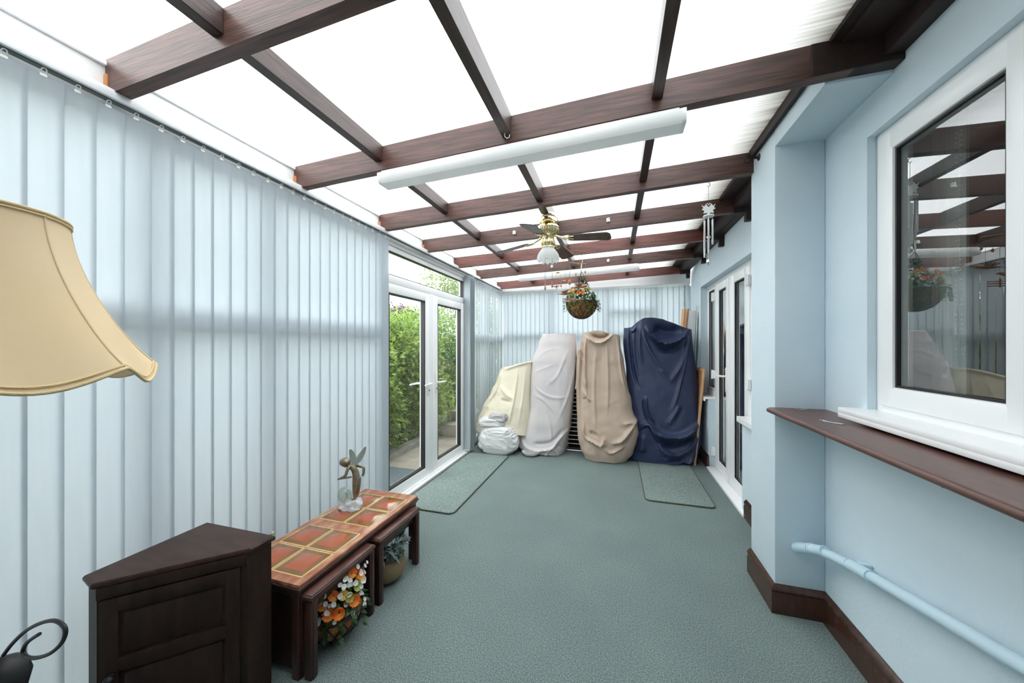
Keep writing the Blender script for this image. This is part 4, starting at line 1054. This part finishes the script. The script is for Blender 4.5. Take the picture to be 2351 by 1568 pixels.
t = MB(); t.lathe([(0, .035), (.03, .035), (.05, .028), (.095, .018), (.10, 0), (0, 0)], (LX, LY, 0), 36); t.build('base', M['table'], la)

# wrought-iron scroll stand in the bottom corner
def at(px, py, Y):
    c, s_ = math.cos(YAW), math.sin(YAW); u = px-1175.5; v = 794-py
    d = (c*u-s_*FPX, s_*u+c*FPX, v); k = Y/d[1]
    return V((k*d[0], Y, 1.4+k*d[2]))
ws = thing('iron_stand', 'black wrought-iron stand with an open scroll, at the foot of the left blind', 'stand', (-1.40, .36, 0))
sp = [(8, 1504), (28, 1478), (60, 1448), (95, 1430), (125, 1425), (146, 1437), (150, 1455), (140, 1478), (115, 1500), (85, 1510), (62, 1508), (53, 1495), (60, 1478), (74, 1466), (90, 1456)]
P3 = [at(x, y, .395) for x, y in sp]
def smooth_path(P, n=6):
    out = []
    for i in range(len(P)-1):
        p0 = P[max(0, i-1)]; p1 = P[i]; p2 = P[i+1]; p3 = P[min(len(P)-1, i+2)]
        for k in range(n):
            t = k/n; out.append(.5*((2*p1)+(-p0+p2)*t+(2*p0-5*p1+4*p2-p3)*t*t+(-p0+3*p1-3*p2+p3)*t**3))
    return out+[P[-1]]
MB().tube(smooth_path(P3), .0036, 10).build('scroll', M['darkmetal'], ws, smooth=60)
hc = at(4, 1560, .395)
t = MB(); t.lathe([(0, -.075), (.020, -.07), (.034, -.03), (.040, 0), (.036, .018), (.026, .036), (.008, .046), (0, .048)], hc, 30); t.build('knop', M['darkmetal'], ws, smooth=60)
t = MB(); t.cyl((hc.x, hc.y, .01), (hc.x, hc.y, hc.z-.06), .008, n=12); t.lathe([(0, .02), (.03, .018), (.07, .006), (.07, 0), (0, 0)], (hc.x, hc.y, 0), 28); t.build('upright', M['darkmetal'], ws, smooth=50)

# ------------------------------------------------------------------ covered furniture at the far end
def lerp_rows(rows, z):
    # rows sorted by descending z: (z, xl, xr, yf, yb)
    if z >= rows[0][0]: return rows[0][1:]
    for a, b in zip(rows[:-1], rows[1:]):
        if b[0] <= z <= a[0]:
            t = (a[0]-z)/(a[0]-b[0]); t = t*t*(3-2*t)*.4+t*.6
            return tuple(p+(q-p)*t for p, q in zip(a[1:], b[1:]))
    return rows[-1][1:]
def outline(Ys, side, yfs, ybs):
    # side: (py, pxl, pxr) seen from the doorway end; yfs/ybs: (z, y) front and back faces
    def ip(tab, z):
        for a, b in zip(tab[:-1], tab[1:]):
            if b[0] <= z <= a[0]: return a[1]+(b[1]-a[1])*(a[0]-z)/(a[0]-b[0])
        return tab[0][1] if z > tab[0][0] else tab[-1][1]
    out = []
    for py, l, r in side:
        a = at(l, py, Ys); b = at(r, py, Ys); z = max(.004, (a.z+b.z)/2)
        out.append((z, a.x, b.x, ip(yfs, z), ip(ybs, z)))
    return out
class Fold:
    # a soft ridge (amp > 0) or valley along a polyline in the x-z plane of the front face
    def __init__(s, pts, w, amp, sharp=0):
        s.p = pts; s.w = max(w, .010); s.amp = amp; s.sh = sharp
        s.L = [0]
        for a, b in zip(pts[:-1], pts[1:]): s.L.append(s.L[-1]+math.hypot(b[0]-a[0], b[1]-a[1]))
        s.bb = (min(p[0] for p in pts)-3*w, max(p[0] for p in pts)+3*w, min(p[1] for p in pts)-3*w, max(p[1] for p in pts)+3*w)
    def __call__(s, x, z):
        if not (s.bb[0] < x < s.bb[1] and s.bb[2] < z < s.bb[3]): return 0
        best = 9; t_ = 0; sg = 1
        for i, (a, b) in enumerate(zip(s.p[:-1], s.p[1:])):
            dx, dz = b[0]-a[0], b[1]-a[1]; l2 = dx*dx+dz*dz or 1e-9
            t = max(0, min(1, ((x-a[0])*dx+(z-a[1])*dz)/l2))
            ex, ez = x-a[0]-dx*t, z-a[1]-dz*t; q = math.hypot(ex, ez)
            if q < best: best = q; t_ = s.L[i]+t*(s.L[i+1]-s.L[i]); sg = 1 if dx*ez-dz*ex > 0 else -1
        w = s.w*(1-.55*s.sh*sg)
        e = t_/s.L[-1]; tap = min(1, .25+4*e)*min(1, .25+4*(1-e))
        return s.amp*tap*math.exp(-(best/w)**2)
def cover(rows, folds, seed, noise_amp, top, ncol=300, nrow=130, expo=3.2, hem=0, rough=1.0):
    z0, z1 = rows[0][0], rows[-1][0]; cap = .12
    def surf(u, v):
        a = 2*PI*u+PI*.5
        if v < cap: z = z0; sh = math.sin(PI/2*(v/cap))
        else: z = z0+(z1-z0)*(v-cap)/(1-cap); sh = 1
        xl, xr, yf, yb = lerp_rows(rows, z)
        cx, cy, hx, hy = (xl+xr)/2, (yf+yb)/2, (xr-xl)/2, (yb-yf)/2
        ca, sa = math.cos(a), math.sin(a)
        ex = abs(ca)**(2/expo)*(1 if ca > 0 else -1); ey = abs(sa)**(2/expo)*(1 if sa > 0 else -1)
        x = cx+hx*ex*sh; y = cy+hy*ey*sh
        dep = (z0-z)/(z0-z1)
        tp = top(x)
        zf = z+tp*max(0, 1-dep*3.2)
        d = 0
        if ey < .35:
            for f in folds: d += f(x, zf)
            d *= min(1, (.35-ey)/.5)
        n1 = noise.noise((x*7+seed, y*7, z*1.2+seed)); n2 = noise.noise((x*16+z*5, y*14+seed, z*4)); n3 = noise.noise((x*5-z*8, y*5+seed*2, z*2.4)); n4 = noise.noise((x*38, y*38+seed, z*16))
        d += noise_amp*((1-2*abs(n1))*.6*(.35+.65*dep)+.3*n2*rough+.5*(1-2*abs(n3))*(.25+.75*dep)+.12*n4*rough)
        L = math.hypot(ex, ey) or 1
        x += ex/L*d*sh*(.35 if abs(ex) > .9 else .2); y += ey/L*d*sh
        zz_ = zf if v >= cap else z+tp+.010*noise.noise((x*9, y*9, seed))*sh
        if v > .86: zz_ += hem*(noise.noise((x*7, seed, 3))+.4)*((v-.86)/.14)
        return (x, y, max(.004, zz_))
    mb = MB(); mb.grid(surf, ncol, nrow, True); return mb
def top_from(pts, Y, zref):
    P = [(at(px, py, Y).x, at(px, py, Y).z-zref) for px, py in pts]
    def f(x):
        if x <= P[0][0]: return P[0][1]
        for a, b in zip(P[:-1], P[1:]):
            if x <= b[0]: return a[1]+(b[1]-a[1])*(x-a[0])/(b[0]-a[0])
        return P[-1][1]
    return f
def folds_from(spec, conv, Y, gain=1.6):
    out = []
    for pts, w_, amp, *sh in spec:
        q = smooth_path([at(*conv(cx, cy), Y) for cx, cy in pts], 4); out.append(Fold([(p.x, p.z) for p in q], w_*.8, amp*gain, sh[0] if sh else 0))
    return out
cvA = lambda a, b: (1400+a/3.92, 700+b/3.92)
cvB = lambda a, b: (1050+a/3.137, 600+b/3.137)
# navy cover
rows = outline(4.72, [(757, 1433, 1589), (790, 1431, 1591), (850, 1438, 1598), (900, 1440, 1603), (950, 1444, 1607), (985, 1446, 1607), (1005, 1444, 1603), (1025, 1438, 1598), (1045, 1428, 1592), (1052, 1430, 1585), (1055, 1432, 1580)],
               [(1.6, 4.60), (1.2, 4.54), (.6, 4.45), (.35, 4.41), (.1, 4.385), (0, 4.39)], [(1.6, 4.98), (0, 4.98)])
F = folds_from([
    ([(335, 200), (380, 275), (440, 328), (520, 348), (600, 325), (680, 270), (735, 222)], .022, .050, .5),
    ([(400, 190), (480, 230), (560, 240), (660, 220)], .075, -.048), ([(430, 270), (540, 290), (640, 250)], .03, -.012),
    ([(430, 385), (520, 412), (600, 395), (665, 345)], .030, -.026),
    ([(300, 170), (330, 330), (400, 470), (480, 600), (545, 690)], .022, .018, .6), ([(560, 500), (540, 640)], .06, -.005),
    ([(722, 250), (690, 400), (630, 560), (545, 690)], .022, .020, -.6),
    ([(732, 260), (705, 430), (655, 640), (590, 860), (545, 960)], .018, .016, .4),
    ([(190, 210), (185, 330), (215, 600), (262, 745)], .020, -.024), ([(225, 210), (225, 420), (250, 640)], .016, .014),
    ([(285, 150), (270, 350), (285, 520)], .028, .016), ([(190, 215), (210, 235), (240, 200)], .014, .02),
    ([(325, 830), (340, 960), (395, 1058)], .016, .024, .5), ([(300, 860), (320, 980), (365, 1060)], .02, -.014),
    ([(620, 900), (560, 1000), (510, 1090)], .018, .018, .5), ([(650, 930), (590, 1040)], .02, -.012), ([(420, 920), (470, 980)], .04, -.003),
    ([(370, 1085), (450, 1145), (560, 1165), (680, 1138), (790, 1065)], .034, .050, .5),
    ([(430, 1205), (540, 1245), (680, 1205), (770, 1140)], .036, -.034),
    ([(440, 1270), (560, 1325), (690, 1280), (770, 1200)], .026, .022, .4), ([(520, 1390), (620, 1380), (740, 1300)], .022, -.018),
    ([(250, 1120), (345, 1060), (405, 1165), (450, 1270), (490, 1375)], .022, .034, -.5), ([(420, 1190), (470, 1340)], .02, -.022),
    ([(300, 1150), (280, 1300)], .06, .030), ([(330, 1420), (470, 1425), (600, 1410)], .014, .014), ([(640, 1370), (690, 1410), (735, 1360)], .016, .02), ([(600, 1440), (680, 1400)], .012, -.016)], cvA, 4.5, 2.3)
tag(cover(rows, F, 3.1, .012, top_from([(1432, 753), (1449, 752), (1462, 741), (1476, 733), (1500, 731), (1520, 734), (1550, 746), (1590, 758)], 4.72, rows[0][0]), hem=.01).build('furniture_cover', M['blue_sheet'], smooth=80), 'navy blue cover draped over tall stacked furniture at the far end', 'cover')
# taupe cover
rows = outline(4.64, [(768, 1330, 1423), (790, 1325, 1425), (830, 1323, 1433), (880, 1324, 1441), (930, 1325, 1450), (962, 1327, 1462), (980, 1328, 1466), (1000, 1330, 1460), (1025, 1336, 1452), (1042, 1345, 1440), (1048, 1352, 1428), (1050, 1360, 1420)],
               [(1.55, 4.54), (1.1, 4.44), (.55, 4.31), (.3, 4.255), (.08, 4.24), (0, 4.26)], [(1.6, 4.92), (0, 4.88)])
F = folds_from([
    ([(925, 540), (985, 582), (1050, 578), (1110, 530)], .018, .030, .5), ([(960, 530), (1040, 545), (1100, 515)], .026, -.035),
    ([(890, 600), (885, 760), (875, 950), (870, 1150)], .030, -.045), ([(922, 560), (920, 760), (935, 960)], .014, .026, .5),
    ([(865, 620), (880, 690), (905, 730)], .014, .02), ([(1150, 540), (1165, 650), (1180, 800), (1215, 940)], .014, .016, .4), ([(1175, 560), (1200, 740), (1235, 920)], .014, -.014),
    ([(1000, 600), (985, 900), (1000, 1200)], .022, .010), ([(1075, 600), (1085, 850), (1080, 1100)], .020, .010), ([(1040, 640), (1035, 1000)], .02, -.006),
    ([(905, 930), (940, 975), (960, 1000)], .016, .026), ([(900, 990), (935, 985)], .012, -.016),
    ([(915, 1150), (925, 1240), (985, 1275), (1040, 1300), (1062, 1245)], .020, .030, .4), ([(960, 1210), (1010, 1240)], .022, -.02),
    ([(1300, 1130), (1245, 1200), (1185, 1265), (1130, 1290)], .022, .036, .4), ([(1200, 1160), (1280, 1150)], .02, .024), ([(1270, 1210), (1200, 1290)], .018, -.022),
    ([(1070, 1330), (1110, 1352), (1200, 1310)], .018, .024), ([(900, 1400), (1000, 1440), (1110, 1445)], .014, .012), ([(1240, 960), (1275, 1080), (1295, 1120)], .014, .018)], cvB, 4.4, 2.0)
tag(cover(rows, F, 8.4, .013, top_from([(1325, 797), (1334, 785), (1343, 764), (1365, 760), (1385, 760), (1400, 767), (1422, 769)], 4.64, rows[0][0]), hem=.008).build('furniture_cover', M['taupe_sheet'], smooth=80), 'taupe brown cover draped over furniture, between the navy and pale grey covers', 'cover')
# lilac-grey cover
rows = outline(4.66, [(767, 1243, 1319), (790, 1235, 1321), (830, 1223, 1322), (870, 1221, 1321), (930, 1220, 1315), (970, 1212, 1311), (1000, 1200, 1305), (1015, 1195, 1302), (1030, 1203, 1299), (1036, 1225, 1297), (1038, 1235, 1294)],
               [(1.55, 4.60), (1.1, 4.46), (.5, 4.36), (.1, 4.31), (0, 4.32)], [(1.6, 4.94), (0, 4.9)])
F = folds_from([
    ([(560, 690), (640, 640), (720, 625)], .016, .006, .5), ([(545, 800), (620, 770), (700, 740)], .014, .006, .4),
    ([(550, 895), (620, 950), (700, 980), (800, 975)], .016, .012, .5), ([(555, 960), (640, 1010), (720, 1100)], .018, .010),
    ([(840, 560), (835, 760), (800, 960), (740, 1120)], .020, .016, .3), ([(780, 660), (720, 820), (640, 900)], .022, .009), ([(640, 1030), (680, 1180), (690, 1320)], .016, .010),
    ([(455, 1230), (500, 1310), (590, 1345), (690, 1330), (740, 1270), (820, 1190)], .022, .034, .4), ([(560, 1300), (680, 1290), (760, 1210)], .024, -.022),
    ([(690, 1330), (640, 1395)], .014, .020), ([(695, 1330), (735, 1400)], .014, .02), ([(720, 1310), (790, 1360)], .014, -.016), ([(440, 1210), (460, 1300)], .02, .03)], cvB, 4.42, 1.25)
tag(cover(rows, F, 14.7, .008, top_from([(1243, 767), (1319, 766)], 4.66, rows[0][0]), hem=.008).build('furniture_cover', M['grey_sheet'], smooth=80), 'pale lilac-grey cover draped over tall furniture beside the cream sheet', 'cover')
# cream dust sheet
rows = outline(4.62, [(848, 1146, 1222), (870, 1142, 1223), (900, 1132, 1223), (930, 1117, 1225), (960, 1106, 1226), (985, 1104, 1226)],
               [(1.2, 4.50), (.9, 4.40), (.6, 4.30), (.2, 4.24)], [(1.3, 5.0), (0, 5.0)])
F = folds_from([
    ([(335, 780), (430, 748), (535, 720)], .020, .016), ([(430, 800), (420, 980), (395, 1150)], .018, .018, .4), ([(480, 780), (475, 960), (460, 1130)], .016, .010), ([(520, 740), (530, 950), (545, 1150)], .014, .012),
    ([(320, 900), (370, 960), (420, 985)], .030, .020), ([(330, 990), (390, 1010)], .02, -.02), ([(300, 800), (290, 920), (230, 1010)], .018, .020), ([(250, 970), (230, 1050)], .02, .016)], cvB, 4.4)
tag(cover(rows, F, 21.3, .012, top_from([(1146, 858), (1160, 843), (1190, 836), (1215, 830), (1224, 829)], 4.62, rows[0][0]), hem=.03).build('dust_sheet', M['cream_sheet'], smooth=80), 'cream dust sheet draped over a lower pile behind the white plastic bags', 'dust sheet')

def bag(c, rad, seed, m, label, top=None, amp=1.0):
    def fn(u, v):
        a = 2*PI*u; th = PI*v
        d = V((math.sin(th)*math.cos(a), math.sin(th)*math.sin(a), math.cos(th)))
        sx = abs(d.x)**.6*(1 if d.x > 0 else -1); sy = abs(d.y)**.65*(1 if d.y > 0 else -1); sz = abs(d.z)**.7*(1 if d.z > 0 else -1)
        n1 = noise.noise(d*1.5+V((seed, 0, 0))); n2 = 1-2*abs(noise.noise(V((d.x*2.2, d.y*2.2, d.z*5.0))+V((0, seed, 0)))); n3 = 1-2*abs(noise.noise(V((d.x*6+d.z*3, d.y*6, d.z*9))+V((0, 0, seed))))
        n4 = 1-2*abs(noise.noise(V((d.x*12, d.y*12, d.z*15-d.x*8))+V((0, 3, seed))))
        r = 1+amp*(.13*n1+.045*n2+.020*n3+.006*n4)
        p = V((c[0]+rad[0]*sx*r, c[1]+rad[1]*sy*r, c[2]+rad[2]*sz*r))
        if p.z < .004: p.z = .004
        return p
    mb = MB(); mb.grid(fn, 150, 100, True); tag(mb.build('plastic_bag', m, smooth=70), label, 'bag')
bag((-1.465, 4.31, .175), (.25, .18, .190), 2.2, M['bag'], 'full white plastic bag on the carpet beside the garden doors')
bag((-1.545, 4.30, .400), (.165, .14, .060), 6.6, M['bag'], 'smaller flattened white plastic bag lying on top of the full one')
bag((-1.455, 4.28, .465), (.115, .10, .055), 9.6, M['clearbag'], 'clear crumpled plastic bag on top of the white bags', amp=1.8)
t = MB(); t.lathe([(0, .012), (.09, .012), (.115, .12), (.12, .122), (.112, .122), (.09, .03), (0, .03)], (-1.02, 4.50, 0), 32); tag(t.build('plastic_tub', M['teal'], smooth=50), 'teal plastic tub half hidden under the grey cover', 'tub')
t = MB(); t.lathe([(0, .004), (.085, .004), (.11, .03), (.116, .048), (.108, .045), (.08, .012), (0, .012)], (-1.03, 4.30, 0), 36); tag(t.build('white_dish', M['whitemetal'], smooth=50), 'shallow white dish on the carpet between the bag and the grey cover', 'dish')
# clothes airer between the covers
ai = thing('clothes_airer', 'silver wire clothes airer standing between the grey and taupe covers', 'airer', (-.41, 4.72, 0))
t = MB()
for x in (-.66, -.20): t.tube([(x, 4.62, .01), (x, 4.66, .85)], .007, 8)
t.cyl((-.66, 4.62, .012), (-.20, 4.62, .012), .009, n=8)
t.build('airer_frame', M['silver'], ai)
for k in range(13):
    z = .10+.055*k; t = MB(); t.cyl((-.66, 4.622+.002*k, z), (-.20, 4.622+.002*k, z), .0048, n=8); t.build('rung', M['whitemetal'], ai)
t = MB(); t.box(-.62, -.24, 4.80, 4.9, .0, .80, .005); tag(t.build('wooden_crate', M['table']), 'dark brown wooden box glimpsed behind the clothes airer', 'box')

# timber and track leaning in the corner behind the navy cover
def lean(name, p0, p1, size, m, label, cat, rot=0, group=None):
    p0 = V(p0); p1 = V(p1); d = p1-p0
    Mx = Matrix.Translation((p0+p1)/2) @ d.to_track_quat('Z', 'Y').to_matrix().to_4x4() @ Matrix.Rotation(R(rot), 4, 'Z')
    return tag(MB().obox((size[0], size[1], d.length), Mx, .003).build(name, m), label, cat, group)
lean('timber_strip', (.72, 5.04, .0), (.895, 5.12, 1.90), (.05, .02, 1), M['pine'], 'pine strip leaning in the corner behind the navy cover', 'timber', 10)
lean('timber_strip', (.78, 5.09, .0), (.945, 5.16, 1.905), (.045, .02, 1), M['pine'], 'second pine strip leaning just right of the first, in the corner', 'timber', 10)
lean('leaning_sheet', (.875, 5.0, .0), (1.0, 5.075, 1.87), (.10, .022, 1), M['clearbag'], 'pale grey sheet leaning beside the pine strips in the corner', 'sheet', 20)
lean('metal_track', (.965, 5.02, .0), (1.050, 5.04, 1.93), (.035, .03, 1), M['track'], 'grey-green metal track leaning against the blue wall in the corner', 'track', 20)
lean('metal_track', (.955, 4.96, .0), (1.035, 4.985, 1.84), (.020, .02, 1), M['track'], 'thinner grey-green track leaning beside the wider one', 'track', 20)
bd = thing('leaning_board', 'brown framed board leaning on edge between the navy cover and the house wall', 'board', (.93, 4.6, 0))
Mx = Matrix.Translation((.945, 4.76, .56)) @ Matrix.Rotation(R(5), 4, 'Y')
MB().obox((.016, .56, 1.10), Mx, .002).build('panel', M['board'], bd)
t = MB()
for yy in (-.28, .28): t.obox((.024, .035, 1.14), Mx @ Matrix.Translation((0, yy, 0)), .003)
for zz_ in (-.555, .555): t.obox((.024, .56, .035), Mx @ Matrix.Translation((0, 0, zz_)), .003)
t.build('board_frame', M['pine'], bd)

# ------------------------------------------------------------------ garden beyond the doors
struct(MB().box(-2.82, -1.98, -1.5, 9.5, -.22, -.10).build('ground_patio', M['paving'], smooth=0), 'beige paving outside the garden doors', 'paving')
struct(MB().box(-14, -2.80, -6, 22, -.40, -.14).build('ground_garden', M['soil'], smooth=0), 'garden ground beneath the hedge', 'ground')
struct(MB().box(-2.0, 6, 5.9, 16, -.40, -.14).build('ground_back', M['soil'], smooth=0), 'ground beyond the end window', 'ground')
k = MB(); k.box(-2.96, -2.80, 1.0, 9.5, -.2, -.02, .01); tag(k.build('kerb', M['kerb']), 'grey stone kerb at the foot of the hedge', 'kerb')
k = MB(); k.box(-2.80, -2.0, 5.15, 5.60, -.12, .10, .01); k.box(-2.80, -2.2, 5.45, 5.80, .10, .26, .01); tag(k.build('garden_step', M['paving']), 'pale stone step outside beyond the far door leaf', 'step')
k = MB(); k.box(-2.66, -2.06, 2.75, 3.62, -.10, -.078, .006); tag(k.build('outdoor_mat', M['doormat']), 'dark grey doormat on the paving outside the doors', 'doormat')
def bush(name, c, rad, n, L, W, seed, m, label, lobes=22, cat='shrub', trunk=True):
    o = thing(name, label, cat, (c[0], c[1], -.14), 'garden shrubs and trees' if False else None)
    rnd = random.Random(seed); mb = MB()
    for q in range(lobes):
        a = rnd.uniform(0, 2*PI); e_ = rnd.uniform(-.8, .8)
        cc = (c[0]+rad[0]*.55*math.cos(a), c[1]+rad[1]*.6*math.sin(a), c[2]+rad[2]*.6*e_)
        leaf_mass(cc, (rad[0]*.55, rad[1]*.5, rad[2]*.45), n//lobes, L, W, seed*31+q, shell=.35, mb=mb, zmin=-.13)
    mb.build('foliage', m, o, smooth=0, recalc=False)
    tr = MB()
    for q in range(4):
        x = c[0]+rnd.uniform(-.1, .1); y = c[1]+rnd.uniform(-.15, .15)
        tr.tube([(x, y, -.14), (x+rnd.uniform(-.1, .1), y+rnd.uniform(-.1, .1), c[2]*.6), (x+rnd.uniform(-.3, .3)*rad[0], y+rnd.uniform(-.5, .5)*rad[1], c[2]+rad[2]*.4)], [.03, .022, .010], 7)
    tr.build('stem', M['twig'], o)
bush('hedge_shrub', (-3.55, 3.6, .80), (.85, 1.0, 1.05), 17000, .085, .048, 1, M['hedge'], 'bright green hedge shrub seen through the near door leaf')
bush('hedge_shrub', (-3.50, 5.0, .95), (.85, 1.0, 1.25), 17000, .085, .048, 2, M['hedge'], 'taller green hedge shrub seen across both door leaves')
bush('hedge_shrub', (-3.35, 6.6, 1.05), (.85, 1.1, 1.35), 22000, .06, .034, 3, M['hedge2'], 'darker green hedge shrub seen through the far door leaf')
bush('hedge_shrub', (-3.1, 8.3, 1.2), (.95, 1.2, 1.5), 16000, .07, .038, 4, M['hedge2'], 'hedge shrub farthest along, behind the far door leaf')
bush('hedge_shrub', (-3.6, 1.5, .55), (.7, 1.2, .85), 9000, .07, .04, 8, M['hedge2'], 'hidden lower hedge shrub, added outside to dim the closed left blind')  # this shrub and the next are added out of sight to dim the lower blind
bush('hedge_shrub', (-3.6, -.8, .55), (.7, 1.3, .85), 9000, .07, .04, 9, M['hedge2'], 'hidden lower hedge shrub, added outside to dim the near end of the left blind')
bush('garden_tree', (-5.2, 11.5, 3.2), (1.7, 1.5, 1.5), 6000, .13, .07, 5, M['tree'], 'loose pale green tree seen through the top light', cat='tree')
bush('garden_tree', (-7.6, 11.0, 2.3), (.9, .9, .7), 1800, .12, .06, 6, M['purple'], 'purple-leaved tree top above the hedge in the top light', cat='tree')
bush('hedge_shrub', (-1.3, 7.2, .5), (.9, .7, .9), 2500, .07, .035, 7, M['hedge2'], 'shrub outside the far corner behind the end blind')
hs = thing('neighbour_house', 'peach rendered house with white fascia beyond the hedge', 'house', (-9.5, 12, 0))
MB().box(-13, -8.8, 10.5, 15, -.14, 2.35).build('house_wall', M['brickhouse'], hs, smooth=0)
MB().box(-13.2, -8.6, 10.3, 15.2, 2.35, 2.62).build('house_fascia', M['pvc'], hs, smooth=0)
t = MB(); t.add([(-13.2, 10.3, 2.62), (-8.6, 10.3, 2.62), (-8.6, 15.2, 2.62), (-13.2, 15.2, 2.62), (-13.2, 12.7, 3.1), (-8.6, 12.7, 3.1)], [(0, 1, 5, 4), (2, 3, 4, 5), (1, 2, 5), (3, 0, 4)]); t.build('house_roof', M['rooftile'], hs, smooth=0)
